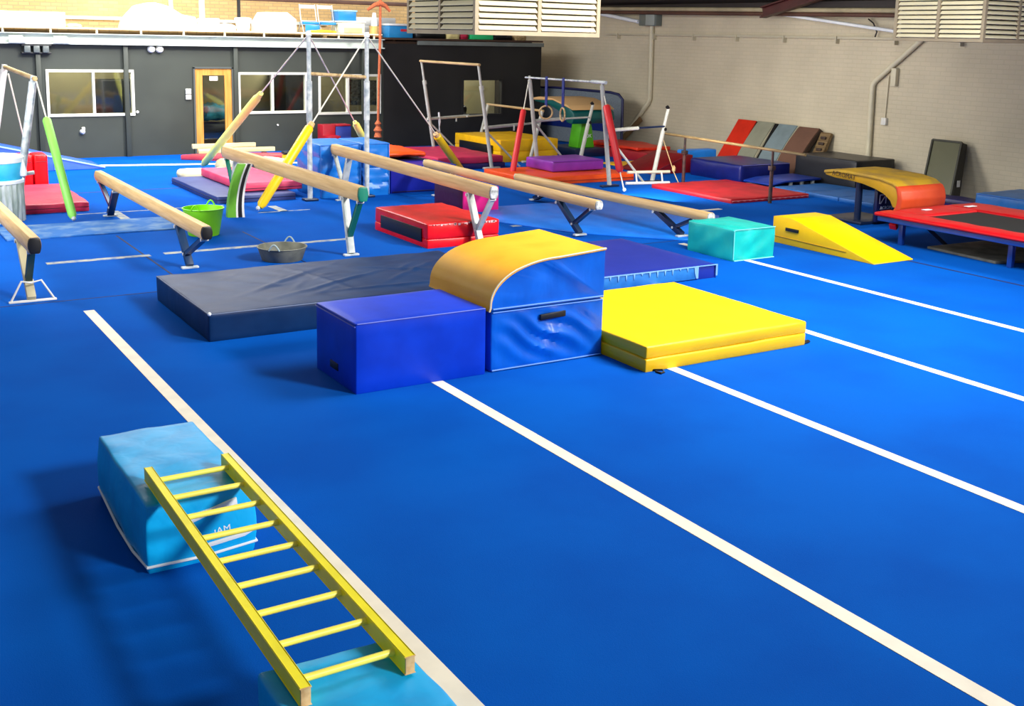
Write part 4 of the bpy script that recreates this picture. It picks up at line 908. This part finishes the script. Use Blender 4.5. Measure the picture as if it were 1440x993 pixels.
# ------------------------------------------------------------------ mats below the bars
t = thing('landing_mat', 'rose red mat in front of the black wall beside the yellow folded mat', 'mat', (11.9, 21.3, .15))
bm = BM(); add_soft(bm, 10.95, 12.55, 20.56, 22.95, .12, .26, r=.02, cell=.15, puff=.01, wr=.012, seed=101, flat_bottom=False); obj('cover', bm, vinyl('rose_vinyl', (190, 40, 78), rough=.5, rgb2=(170, 34, 70), bump=.3), t)
bm = BM(); add_soft(bm, 10.95, 12.6, 20.54, 22.95, 0, .118, r=.02, cell=.2, puff=.006, wr=.004, seed=102); obj('lower_layer', bm, vinyl('violet_navy_vinyl', (36, 30, 92)), t)
M_gold = vinyl('golden_yellow_vinyl', (238, 184, 10), rough=.4, rgb2=(226, 168, 8), bump=.15)
t = thing('folding_mat', 'golden yellow folded mat with a black velcro panel by the black wall', 'mat', (13.8, 22.4, 0))
bm = BM(); add_soft(bm, 12.98, 14.55, 21.4, 23.5, .24, .50, r=.02, cell=.14, puff=.015, wr=.006, seed=103, flat_bottom=False); obj('upper_fold', bm, M_gold, t)
bm = BM(); add_soft(bm, 12.98, 14.55, 21.4, 23.5, 0, .24, r=.02, cell=.14, puff=.01, wr=.005, seed=104); obj('lower_fold', bm, M_gold, t)
bm = BM(); add_box(bm, 12.93, 12.965, 21.7, 23.2, .10, .36, .004); obj('velcro_panel', bm, M_black, t)
t = thing('landing_mat', 'large flat orange mat under the purple block', 'mat', (12.7, 19.0, 0))
bm = BM(); add_soft(bm, 11.45, 13.95, 17.75, 19.5, 0, .14, r=.02, cell=.18, puff=.008, wr=.008, seed=105); obj('cover', bm, M_orange, t)
bm = BM(); add_tube(bm, [(11.46, 17.742, .06), (13.94, 17.742, .06)], .008, 6); obj('seam', bm, mat('dark_orange_seam', (140, 40, 10)), t)
t = thing('foam_block', 'flat purple block lying on the orange mat', 'foam block', (13.0, 18.6, .142))
bm = BM(); add_soft(bm, 12.36, 13.62, 18.35, 19.35, .16, .37, r=.03, cell=.1, puff=.012, wr=.006, seed=106, flat_bottom=False); obj('cover', bm, vinyl('purple_vinyl', (136, 52, 168), rough=.36, rgb2=(122, 44, 154), bump=.15), t)
bm = BM(); add_tube(bm, [(12.38, 18.345, .35), (13.6, 18.345, .35)], .006, 6); obj('seam', bm, mat('dark_purple_seam', (80, 30, 110)), t)

# parallettes in front of the bars
t = thing('parallettes', 'low white parallette frame on the floor beside the orange mat', 'parallettes', (13.8, 17.3, 0))
bm = BM(); add_tube(bm, [(13.3, 17.18, .03), (14.2, 16.95, .03)], .03, 10); obj('lower_rail', bm, M_white, t)
bm = BM(); add_tube(bm, [(13.36, 17.22, .24), (14.23, 16.99, .24)], .03, 10); obj('upper_rail', bm, M_pipe, t)
for q in (.2, .8):
    x = 13.34 + .88 * q; y = 17.18 - .23 * q
    bm = BM(); add_tube(bm, [(x, y + .02, .24), (x + .02, y, .03)], .018, 8); obj('upright', bm, M_white, t)
# low single rail
t = thing('low_bar', 'low wooden rail on dark rusty posts behind the dark red mat', 'gymnastic bars', (14.3, 15.5, 0))
bm = BM(); add_tube(bm, [(14.60, 17.75, .93), (14.12, 13.35, .94)], .026, 10); obj('rail', bm, wood_mat('dull_rail_wood', (150, 126, 84), (120, 98, 62)), t)
M_rust = mat('rusty_steel', (40, 30, 28), rough=.6, rgb2=(84, 44, 36), vscale=9)
for (x, y) in ((14.51, 16.9), (14.21, 14.2)):
    bm = BM(); add_tube(bm, [(x, y, 0), (x, y, .62)], .034, 10); add_tube(bm, [(x, y, .6), (x, y, .92)], .022, 10); add_box(bm, x - .05, x + .05, y - .05, y + .05, .58, .66, .01); obj('post', bm, M_rust, t)
bm = BM(); add_tube(bm, [(14.45, 17.55, .9), (14.32, 16.95, .2), (14.28, 16.75, .02)], .009, 8); add_lathe(bm, [(.01, .22), (.035, .25), (.035, .32), (.01, .36)], 14.34, 17.0, 10); obj('tie_cord', bm, M_barwood, t)
M_dred = vinyl('dark_red_vinyl', (186, 20, 34), rough=.5, rgb2=(160, 18, 30), bump=.25)
t = thing('landing_mat', 'flat dark red mat on the floor left of the low rail post', 'mat', (14.5, 15.5, 0))
bm = BM(); add_soft(bm, 13.5, 15.42, 14.42, 16.65, 0, .075, r=.02, cell=.16, puff=.006, wr=.008, seed=111); obj('cover', bm, M_dred, t)
bm = BM(); add_prism(bm, [(13.52 + k * .0475, .038 - (.012 if k % 3 == 0 else 0)) for k in range(40)] + [(15.40, .046), (13.52, .046)], 'y', 14.408, 14.422)
obj('stitching', bm, mat('pale_red_thread', (226, 130, 130)), t)

# ------------------------------------------------------------------ red mats along the cream wall
t = thing('vaulting_table', 'tan topped teal vaulting table with a green padded leg by the net panel', 'vaulting table', (15.75, 22.5, 0))
prof = [(21.6, .80), (21.52, .92), (21.55, 1.08), (21.75, 1.2), (22.4, 1.33), (23.0, 1.34), (23.25, 1.30), (23.25, 1.25), (22.6, 1.2), (22.1, 1.05), (21.8, .82)]
bm = BM(); add_prism(bm, prof, 'x', 15.05, 16.25, .03); obj('table_body', bm, vinyl('dark_teal_vinyl', (6, 84, 82), rough=.4), t)
bm = BM(); add_prism(bm, [(21.56, 1.13), (21.75, 1.23), (22.4, 1.36), (23.0, 1.37), (23.28, 1.33), (23.25, 1.28), (22.4, 1.32), (21.7, 1.17)], 'x', 15.03, 16.27, .008); obj('top_pad', bm, mat('tan_suede', (206, 164, 110), rough=.7), t)
bm = BM(); add_prism(bm, [(15.45, .2), (15.95, .2), (15.82, .95), (15.58, .95)], 'y', 21.9, 22.3, .02); obj('padded_leg', bm, vinyl('apple_green_vinyl', (84, 176, 30), rough=.4), t)
text_mesh('lettering', 'AOK', .12, M_chalk, t, axes((15.72, 21.885, .48), (1, 0, 0), (0, 0, 1)))
bm = BM(); add_box(bm, 15.25, 16.15, 21.7, 22.9, 0, .2, .02); obj('base', bm, M_dkmetal, t)
t = thing('net_panel', 'grey mesh panel with a navy rounded frame standing against the cream wall', 'net panel', (17.3, 24.6, 0))
M_net = mat('grey_mesh', (112, 122, 128), rough=.8, rgb2=(96, 106, 114), vscale=40)
fr = [(16.95, 26.9, .03), (16.95, 26.9, 1.42), (17.15, 25.5, 1.46), (17.42, 23.3, 1.44), (17.46, 23.0, 1.40), (17.48, 22.85, 1.28), (17.48, 22.82, .03)]
bm = BM(); add_tube(bm, fr, .035, 10); obj('frame', bm, mat('navy_frame', (24, 28, 74), rough=.5), t)
bm = BM(); A = [bm.verts.new(Vector(p) + Vector((.0, 0, 0))) for p in fr]; B = [bm.verts.new(Vector(p) + Vector((.012, 0, 0))) for p in fr]
bm.faces.new(A); bm.faces.new(B[::-1])
for k in range(len(A)): bm.faces.new((A[k], A[(k + 1) % len(A)], B[(k + 1) % len(A)], B[k]))
obj('mesh_sheet', bm, M_net, t)
bm = BM(); add_bar(bm, (16.98, 26.7, .52), (17.44, 23.1, .52), .03, .2); obj('navy_band', bm, vinyl('ramp_navy', (20, 40, 110)), t)
M_blk2 = vinyl('dark_red_block_vinyl', (126, 10, 20), rough=.45, rgb2=(108, 8, 16))
t = thing('mat_stack', 'long dark red mat lying along the cream wall under the left downpipe', 'mat', (16.8, 21.6, 0))
bm = BM(); add_soft(bm, 16.2, 17.3, 19.7, 22.7, .0, .22, r=.02, cell=.2, puff=.01, wr=.01, seed=121); obj('cover', bm, vinyl('wine_red_vinyl', (158, 26, 36), rough=.5), t)
bm = BM(); add_soft(bm, 16.25, 17.25, 20.6, 22.6, .225, .30, r=.02, cell=.2, puff=.01, wr=.02, seed=122, flat_bottom=False); obj('top_layer', bm, vinyl('scarlet_vinyl', (226, 52, 24), rough=.45), t)
bm = BM(); add_soft(bm, 15.1, 16.15, 19.55, 20.4, 0, .035, r=.01, cell=.2, puff=0, wr=0); tag(obj('thin_mat', bm, M_gold), 'thin golden yellow mat on the floor beside the dark red wedge', 'mat')
t = thing('foam_wedge', 'dark red wedge block left of the navy box by the leaning boards', 'wedge', (15.9, 18.9, 0))
bm = BM(); add_prism(bm, [(14.85, 0), (14.85, .04), (15.8, .38), (15.95, .38), (15.95, 0)], 'y', 18.3, 19.4, .01); obj('cover', bm, M_blk2, t)
bm = BM(); add_tube(bm, [(14.86, 18.29, .045), (15.8, 18.29, .38)], .01, 6); obj('seam', bm, mat('dark_red_seam', (120, 20, 40)), t)

# ------------------------------------------------------------------ boxes and leaning boards by the cream wall
t = thing('foam_block', 'long navy blue box in front of the leaning boards', 'foam block', (16.3, 17.2, 0))
bm = BM(); add_soft(bm, 15.65, 17.05, 16.5, 18.05, 0, .36, r=.05, cell=.1, puff=.02, wr=.006, seed=131); obj('cover', bm, vinyl('box_navy_vinyl', (18, 28, 104), rough=.36, rgb2=(14, 22, 88)), t)
bm = BM(); add_tube(bm, [(15.70, 16.492, .35), (17.0, 16.492, .35)], .007, 6); obj('stitching', bm, mat('violet_thread', (110, 110, 180)), t)
bm = BM(); add_soft(bm, 16.0, 16.9, 18.6, 18.9, 0, .44, r=.03, cell=.12, puff=.006, wr=.004, seed=133)
tag(obj('upright_mat', bm, vinyl('light_azure_vinyl', (30, 130, 226), rough=.4)), 'light azure mat standing on edge behind the long navy box', 'mat')
def leaner(label, y0, y1, mface, medge, zt=1.03, curve=.0, name='springboard', xb=17.35, xt=18.08, th=.1):
    t = thing(name, label, 'springboard', ((xb + xt) / 2, (y0 + y1) / 2, 0), 'boards leaning on the cream wall')
    n = 8; P = []
    for k in range(n + 1):
        a = k / n; x = xb + (xt - xb) * a + curve * math.sin(PI * a) ; z = zt * a
        P.append((x, z))
    th2 = [(x + th * .82, z - th * .57) for x, z in P]
    th2[0] = (xb + th * 1.2, 0)
    th2 = [(min(x, 18.19), max(0, z)) for x, z in th2]
    bm = BM(); add_prism(bm, P + th2[::-1], 'y', y0, y1); obj('board_edge', bm, medge, t)
    f = [(x - .018, z + .012) for x, z in P]; f[0] = (P[0][0] - .018, .0)
    bm = BM(); add_prism(bm, f + [(x - .001, z + .001) for x, z in reversed(P)], 'y', y0 + .012, y1 - .012); obj('carpet_face', bm, mface, t)
    return t
leaner('bright red board leaning on the cream wall', 18.62, 19.22, vinyl('signal_red', (214, 40, 12), rough=.5), mat('dark_board_edge', (50, 20, 18), rough=.6))
leaner('pale grey board leaning between the red board and the blue grey board', 18.04, 18.58, mat('grey_green_carpet', (140, 140, 120), rough=.9, var=.15), M_pipe, curve=-.06)
bm = BM(); add_prism(bm, [(17.36, 0), (17.5, 0), (18.15, 1.0), (18.05, 1.03)], 'y', 17.94, 18.03); tag(obj('black_board', bm, M_black), 'narrow black board between the pale grey and the blue grey boards', 'board')
leaner('blue grey board with scuff marks leaning on the cream wall', 17.36, 17.92, mat('blue_grey_carpet', (118, 134, 138), rough=.9, var=.2), M_pipe, zt=1.02, curve=-.06)
leaner('brown carpeted board leaning at the right of the row', 16.72, 17.32, mat('brown_carpet', (104, 72, 56), rough=.9, var=.15), mat('brown_edge', (60, 44, 34), rough=.7), zt=1.01, curve=-.10)
t = thing('springboard', 'open brown springboard underside leaning behind the brown board', 'springboard', (17.9, 16.6, 0))
bm = BM(); add_prism(bm, [(17.6, 0), (17.72, 0), (18.15, .92), (18.08, .95)], 'y', 16.42, 16.70); obj('board', bm, wood_mat('old_ply', (130, 108, 74), (100, 78, 50)), t)
for z in (.6, .72, .84):
    bm = BM(); add_box(bm, 17.59 + z * .46, 17.63 + z * .46, 16.48, 16.62, z - .03, z + .03, .01); obj('slot', bm, mat('brown_edge', (60, 44, 34)), t)
t = thing('foam_block', 'big black block against the cream wall right of the brown board', 'foam block', (17.45, 15.45, 0))
bm = BM(); add_soft(bm, 16.95, 18.05, 14.7, 16.3, 0, .58, r=.03, cell=.15, puff=.01, wr=.008, seed=141); obj('cover', bm, vinyl('black_block_vinyl', (24, 26, 32), rough=.4, bump=.15), t)
bm = BM(); add_tube(bm, [(16.94, 14.72, .56), (16.94, 16.28, .57)], .008, 6); obj('seam', bm, mat('grey_seam', (60, 62, 66)), t)
bm = BM(); add_tube(bm, [(16.942, 14.85, .38), (16.93, 14.85, .38)], .05, 12); obj('yellow_disc', bm, M_gold, t)
t = thing('springboard', 'blue springboard with steel springs on the floor behind the dark red mat', 'springboard', (16.4, 15.9, 0))
bm = BM(); add_prism(bm, [(15.55, .10), (15.9, .155), (16.88, .17), (16.88, .13), (15.9, .12), (15.55, .07)], 'y', 15.5, 16.3, .008); obj('board_top', bm, vinyl('board_blue', (14, 52, 150), rough=.4), t)
bm = BM(); add_box(bm, 15.6, 16.88, 15.5, 15.58, 0, .04, .006); add_box(bm, 15.6, 16.88, 16.22, 16.3, 0, .04, .006); add_box(bm, 16.8, 16.88, 15.58, 16.22, 0, .04); obj('base_frame', bm, M_steel, t)
for x in (16.1, 16.4, 16.7):
    bm = BM(); add_tube(bm, [(x + .035 * math.cos(a), 15.56 + .035 * math.sin(a), .04 + .085 * a / (8 * PI)) for a in [q * PI / 6 for q in range(49)]], .008, 6); obj('spring', bm, M_steel, t)
M_mid = vinyl('mid_blue_vinyl', (28, 96, 166), rough=.5, rgb2=(22, 84, 150), bump=.15)
t = thing('folding_mat', 'flat mid blue folding mat on the floor in front of the black block', 'mat', (16.3, 14.4, 0))
for k in range(3):
    y0 = 13.05 + k * .8
    bm = BM(); add_soft(bm, 15.55, 16.9, y0, y0 + .79, 0, .075, r=.015, cell=.2, puff=.006, wr=.004, seed=150 + k); obj('panel', bm, M_mid, t)

# mirror leaning on the cream wall
t = thing('wall_mirror', 'tall framed mirror leaning on the cream wall behind the vault table', 'mirror', (17.85, 13.25, 0))
mx0, mx1, zt = 17.45, 18.02, 1.04
y0, y1 = 12.92, 13.56
bm = BM()
for (a, b) in (((mx0, y0, .03), (mx1, y0 + .28, zt)), ((mx0, y1, .03), (mx1, y1 + .28, zt)), ((mx0, y0, .03), (mx0, y1, .03)), ((mx1, y0 + .28, zt), (mx1, y1 + .28, zt))):
    add_bar(bm, a, b, .035, .05, up=(1, 0, -.5))
obj('frame', bm, mat('mirror_frame', (60, 60, 50), rough=.5), t)
bm = BM(); v = [bm.verts.new(p) for p in ((mx0, y0, .03), (mx0, y1, .03), (mx1, y1 + .28, zt), (mx1, y0 + .28, zt))]; bm.faces.new(v)
bmesh.ops.solidify(bm, geom=bm.faces[:], thickness=.012)
obj('glass', bm, mat('mirror_painted_reflection', (146, 146, 118), rough=.25, spec=.6), t)  # khaki reflection of the room is painted into the base colour
bm = BM(); q = [(mx0 + .0, y0 - .02, .0), (mx1, y0 + .255, zt), (mx1 + .12, y0 + .25, zt - .03), (mx0 + .22, y0 - .03, 0)]
A = [bm.verts.new(p) for p in q]; B = [bm.verts.new((p[0], p[1] + .03, p[2])) for p in q]
bm.faces.new(A[::-1]); bm.faces.new(B)
for k in range(4): bm.faces.new((A[k], A[(k + 1) % 4], B[(k + 1) % 4], B[k]))
obj('stand', bm, M_black, t)
bm = BM(); add_box(bm, 17.66, 17.74, y0 + .035, y0 + .043, .26, .38); obj('paper_tag', bm, M_white, t)

# ------------------------------------------------------------------ vault table on the right
t = thing('vaulting_table', 'yellow topped vaulting table with an orange padded front behind the trampoline', 'vaulting table', (14.55, 11.9, 0))
X0, X1 = 13.79, 14.81
topc = [(11.13, .67), (11.25, .74), (11.5, .785), (11.85, .80), (12.15, .81), (12.45, .80), (12.62, .77)]
botc = [(12.62, .71), (12.4, .68), (12.1, .67), (11.85, .65), (11.6, .60), (11.42, .54), (11.3, .46), (11.24, .36)]
front = [(11.16, .36), (11.12, .46), (11.11, .54)]
bm = BM(); add_prism(bm, topc + botc + front, 'x', X0 + .03, X1 - .03, .02); obj('table_body', bm, vinyl('mustard_vinyl', (214, 160, 20), rough=.45), t)
bm = BM()
sk = topc; add_prism(bm, [(y, z + .018) for y, z in sk] + [(y, z - .03) for y, z in reversed(sk)], 'x', X0, X1, .012); obj('top_pad', bm, mat('mustard_suede', (214, 168, 36), rough=.7, rgb2=(176, 138, 60), vscale=3), t)
fr = [(11.12, .69), (11.07, .62), (11.04, .50), (11.05, .38), (11.11, .28), (11.20, .25)]
bm = BM(); add_prism(bm, fr + [(y + .10, z + .03) for y, z in reversed(fr)], 'x', X0 - .005, X1 + .005, .02); obj('front_pad', bm, vinyl('coral_vinyl', (232, 82, 36), rough=.45, rgb2=(222, 70, 30)), t)
for x in (14.0, 14.45):
    bm = BM(); add_tube(bm, [(x, 12.05, .02), (x, 12.05, .68)], .055, 12); obj('leg', bm, M_dkmetal, t)
bm = BM(); add_box(bm, 13.8, 14.7, 11.8, 12.6, 0, .05, .01); obj('base', bm, M_dkmetal, t)
text_mesh('lettering', 'ACROMAT', .10, mat('dark_brown_ink', (50, 30, 10)), t, axes((X0 - .004, 12.2, .745), (0, -1, -.06), (0, 0, 1)))
t = thing('post_pad', 'navy pad with white lettering round the vault table legs', 'pad', (14.2, 11.78, 0))
bm = BM(); add_box(bm, 14.02, 14.68, 11.70, 11.76, .05, .54, .015); obj('pad_body', bm, vinyl('pad_navy', (16, 24, 74), rough=.4), t)
bm = BM()
for (a, b) in (((14.08, .34), (14.08, .48)), ((14.08, .48), (14.22, .48)), ((14.22, .48), (14.22, .34)), ((14.10, .34), (14.19, .45))):
    add_bar(bm, (a[0], 11.697, a[1]), (b[0], 11.697, b[1]), .005, .018, up=(0, 0, 1) if a[1] == b[1] else (1, 0, 0))
obj('logo', bm, M_chalk, t)
text_mesh('lettering', 'ACROMAT', .075, M_chalk, t, axes((14.28, 11.697, .27), (1, 0, 0), (0, 0, 1)))

# ------------------------------------------------------------------ trampoline
t = thing('trampoline', 'rectangular trampoline with red pads and a blue steel frame at the right edge', 'trampoline', (14.2, 8.6, 0))
M_tblue = mat('trampoline_blue', (24, 72, 158), rough=.4, var=.15); M_tred = vinyl('trampoline_red', (206, 14, 24), rough=.36, rgb2=(186, 10, 20), bump=.3)
TX0, TX1, TY0, TY1, TZ = 12.76, 14.95, 6.3, 10.62, .43
bm = BM(); add_box(bm, TX0, TX0 + .06, TY0, TY1, TZ - .10, TZ - .03, .008); add_box(bm, TX1 - .06, TX1, TY0, TY1, TZ - .10, TZ - .03, .008); add_box(bm, TX0 + .06, TX1 - .06, TY1 - .06, TY1, TZ - .10, TZ - .03, .008); add_box(bm, TX0 + .06, TX1 - .06, TY0, TY0 + .06, TZ - .10, TZ - .03, .008); obj('frame', bm, M_tblue, t)
for (x0, x1, y0, y1) in ((TX0 - .04, TX0 + .33, TY0, TY1 + .04), (TX1 - .62, TX1 + .04, TY0, TY1 + .04), (TX0 + .34, TX1 - .63, TY1 - .50, TY1 + .04), (TX0 + .34, TX1 - .63, TY0, TY0 + .5)):
    bm = BM(); add_soft(bm, x0, x1, y0, y1, TZ - .03, TZ + .025, r=.02, cell=.1, puff=.012, wr=.006, ws=3, seed=x0 + y0, flat_bottom=False); obj('safety_pad', bm, M_tred, t)
bm = BM(); add_box(bm, TX0 + .34, TX1 - .63, TY0 + .51, TY1 - .51, TZ - .015, TZ - .005); obj('jump_bed', bm, mat('black_bed', (34, 34, 34), rough=.7, rgb2=(26, 26, 27), vscale=60), t)
for (x, y) in ((12.98, 10.35), (12.98, 8.62), (14.8, 10.35), (14.8, 8.62), (12.98, 6.6), (14.8, 6.6)):
    bm = BM(); add_box(bm, x - .035, x + .035, y - .035, y + .035, 0, TZ - .1, .006); add_box(bm, min(x, 12.80) if x < 13.5 else x, x if x < 13.5 else 14.93, y - .03, y + .03, TZ - .10, TZ - .04); obj('leg', bm, M_tblue, t)
for y in (10.0, 8.25):
    bm = BM(); add_bar(bm, (13.05, y + .03, TZ - .1), (13.5, y, .02), .04, .04); obj('stay', bm, M_dkmetal, t)
bm = BM(); add_box(bm, 13.45, 13.6, 10.35, 10.42, TZ + .038, TZ + .044); add_box(bm, 14.35, 14.55, 10.3, 10.38, TZ + .038, TZ + .044); obj('pad_label', bm, M_chalk, t)
bm = BM(); add_prism(bm, [(12.97, .20), (12.94, .27), (12.99, .31), (13.01, .24)], 'y', 10.44, 10.56, .004); obj('tie_strap', bm, M_red, t)
bm = BM(); add_prism(bm, [(13.1, 10.0), (13.0, 8.85), (13.9, 8.6), (15.0, 8.9), (15.0, 9.9)], 'z', 0, .035, .008)
tag(obj('grey_mat', bm, mat('grey_felt', (122, 122, 112), rough=.9, rgb2=(92, 92, 84), vscale=4)), 'worn grey mat on the floor under the trampoline', 'mat')
t = thing('folding_mat', 'navy violet mat leaning low against the cream wall below the mirror', 'mat', (17.6, 12.7, 0))
bm = BM(); add_soft(bm, 16.96, 17.4, 12.05, 13.7, 0, .14, r=.02, cell=.14, puff=.01, wr=.008, seed=160); obj('cover', bm, vinyl('violet_navy_vinyl', (36, 30, 92)), t)
bm = BM(); add_tube(bm, [(16.95, 12.06, .07), (16.95, 13.69, .07)], .007, 6); obj('seam', bm, M_black, t)
t = thing('foam_block', 'azure padded block against the cream wall at the right edge', 'foam block', (17.4, 11.3, 0))
bm = BM(); add_soft(bm, 16.85, 18.1, 10.2, 11.98, 0, .33, r=.03, cell=.1, puff=.012, wr=.01, seed=163); obj('cover', bm, vinyl('wall_azure_vinyl', (18, 112, 190), rough=.4, bump=.4), t)
bm = BM(); add_tube(bm, [(16.84, 10.22, .32), (16.84, 11.96, .32)], .007, 6); obj('piping', bm, mat('pale_blue_piping', (70, 130, 215)), t)

t = thing('marker_post', 'small yellow padded post with a black cap left of the tall bright blue blocks', 'post', (8.35, 22.3, 0))
bm = BM(); add_soft(bm, 8.22, 8.40, 22.2, 22.38, 0, .27, r=.03, cell=.08, puff=.005, wr=.002); obj('pad_body', bm, M_gold, t)
bm = BM(); add_soft(bm, 8.21, 8.41, 22.19, 22.39, .272, .33, r=.02, cell=.08, puff=.004, wr=0, flat_bottom=False); obj('cap', bm, M_black, t)
bm = BM(); add_bar(bm, (17.86, 23.5, .05), (18.1, 22.85, .78), .05, .14, up=(0, 1, .5))
tag(obj('plank', bm, mat('brown_plank', (120, 92, 58), rough=.8, var=.2)), 'short brown plank leaning on the cream wall beside the left downpipe', 'plank')
bm = BM(); add_tube(bm, [(18.0, 24.6, 3.44), (18.0, 22.98, 3.24)], .05, 10); tag(obj('vent_pipe', bm, M_chalk), 'white pipe sloping down to the grey electrical box', 'pipe')
bm = BM(); add_tube(bm, [(18.02, 18.0, 3.40), (18.02, 14.9, 3.06)], .035, 10); tag(obj('vent_pipe', bm, M_chalk), 'white pipe sloping down behind the right louvred cooler', 'pipe')

# ------------------------------------------------------------------ light
def area(name, loc, target, sx, sy, power, col=(1, 1, 1)):
    l = bpy.data.lights.new(name, 'AREA'); l.shape = 'RECTANGLE'; l.size = sx; l.size_y = sy; l.energy = power; l.color = col
    o = bpy.data.objects.new(name, l); C.objects.link(o); o.location = loc
    o.rotation_euler = (Vector(target) - Vector(loc)).to_track_quat('-Z', 'Y').to_euler()
    return o
s = bpy.data.lights.new('daylight_sun', 'SUN'); s.energy = 3.5; s.angle = math.radians(8); s.color = (1, .97, .92)
so = bpy.data.objects.new('daylight_sun', s); C.objects.link(so)
so.rotation_euler = (Vector((-.45, .76, -.48))).to_track_quat('-Z', 'Y').to_euler()
area('fill_floor', (9.0, 7.0, 5.2), (8.8, 7.4, 0), 3, 3, 720)  # added area lamp to brighten the middle of the floor, no real skylight
area('assumed_skylight_mezzanine', (7.0, 26.6, 5.0), (7.5, 26.8, 2.7), 9, 2, 260)  # assumed skylight out of view, from the glare on the mezzanine
area('assumed_skylight_back', (5.5, 22.0, 5.0), (5.5, 22.5, 0), 6, 4, 1050)  # assumed unseen skylight for the bright floor near the dark wall
area('window_left', (-1.0, 14.5, 3.4), (8.0, 21.0, 1.6), 5, 2, 520)  # added fill from the left for faces turned from the sun, no real window
area('fill_middle', (7.5, 9.0, 6.5), (9.5, 20, .8), 5, 2, 200)  # added frontal fill for the bars and cables further back, no real skylight
area('fill_wall', (14.2, 16.0, 3.95), (18.2, 17, 2.2), 1.2, 11, 330, (1, .97, .9))  # added fill under the roof to brighten the cream wall, no real skylight
for x in (5.0, 10.0, 14.8):
    l = bpy.data.lights.new('office_fill', 'POINT'); l.energy = 170; l.shadow_soft_size = .2  # added lamps to light the rooms behind the panes, no fittings seen
    o = bpy.data.objects.new('office_fill', l); C.objects.link(o); o.location = (x, 26.3, 2.35)
w = bpy.data.worlds.new('sky'); bpy.context.scene.world = w; w.use_nodes = True
w.node_tree.nodes['Background'].inputs['Color'].default_value = (.95, .97, 1, 1)
w.node_tree.nodes['Background'].inputs['Strength'].default_value = .2

# ------------------------------------------------------------------ camera
F, CY = 1570.97, 334.64
yaw, pit, rol = .557657, .178451, -.0224141
cyw, syw, cp, sp = math.cos(yaw), math.sin(yaw), math.cos(pit), math.sin(pit)
fwd = Vector((syw * cp, cyw * cp, -sp)); right = Vector((cyw, -syw, 0)); down = fwd.cross(right)
r_ = math.cos(rol) * right + math.sin(rol) * down; d_ = -math.sin(rol) * right + math.cos(rol) * down
cam = bpy.data.cameras.new('camera'); co = bpy.data.objects.new('camera', cam); C.objects.link(co)
u_ = -d_; b_ = -fwd
co.matrix_world = Matrix(((r_.x, u_.x, b_.x, 0), (r_.y, u_.y, b_.y, 0), (r_.z, u_.z, b_.z, 2.8), (0, 0, 0, 1)))
cam.sensor_fit = 'HORIZONTAL'; cam.sensor_width = 36; cam.lens = 36 * F / 1440
cam.shift_x = 0; cam.shift_y = (CY - 496.5) / 1440
cam.clip_end = 200
sc = bpy.context.scene; sc.camera = co
vs = sc.view_settings; vs.view_transform = 'Standard'; vs.look = 'None'; vs.gamma = 1; vs.use_curve_mapping = False; vs.exposure = 0
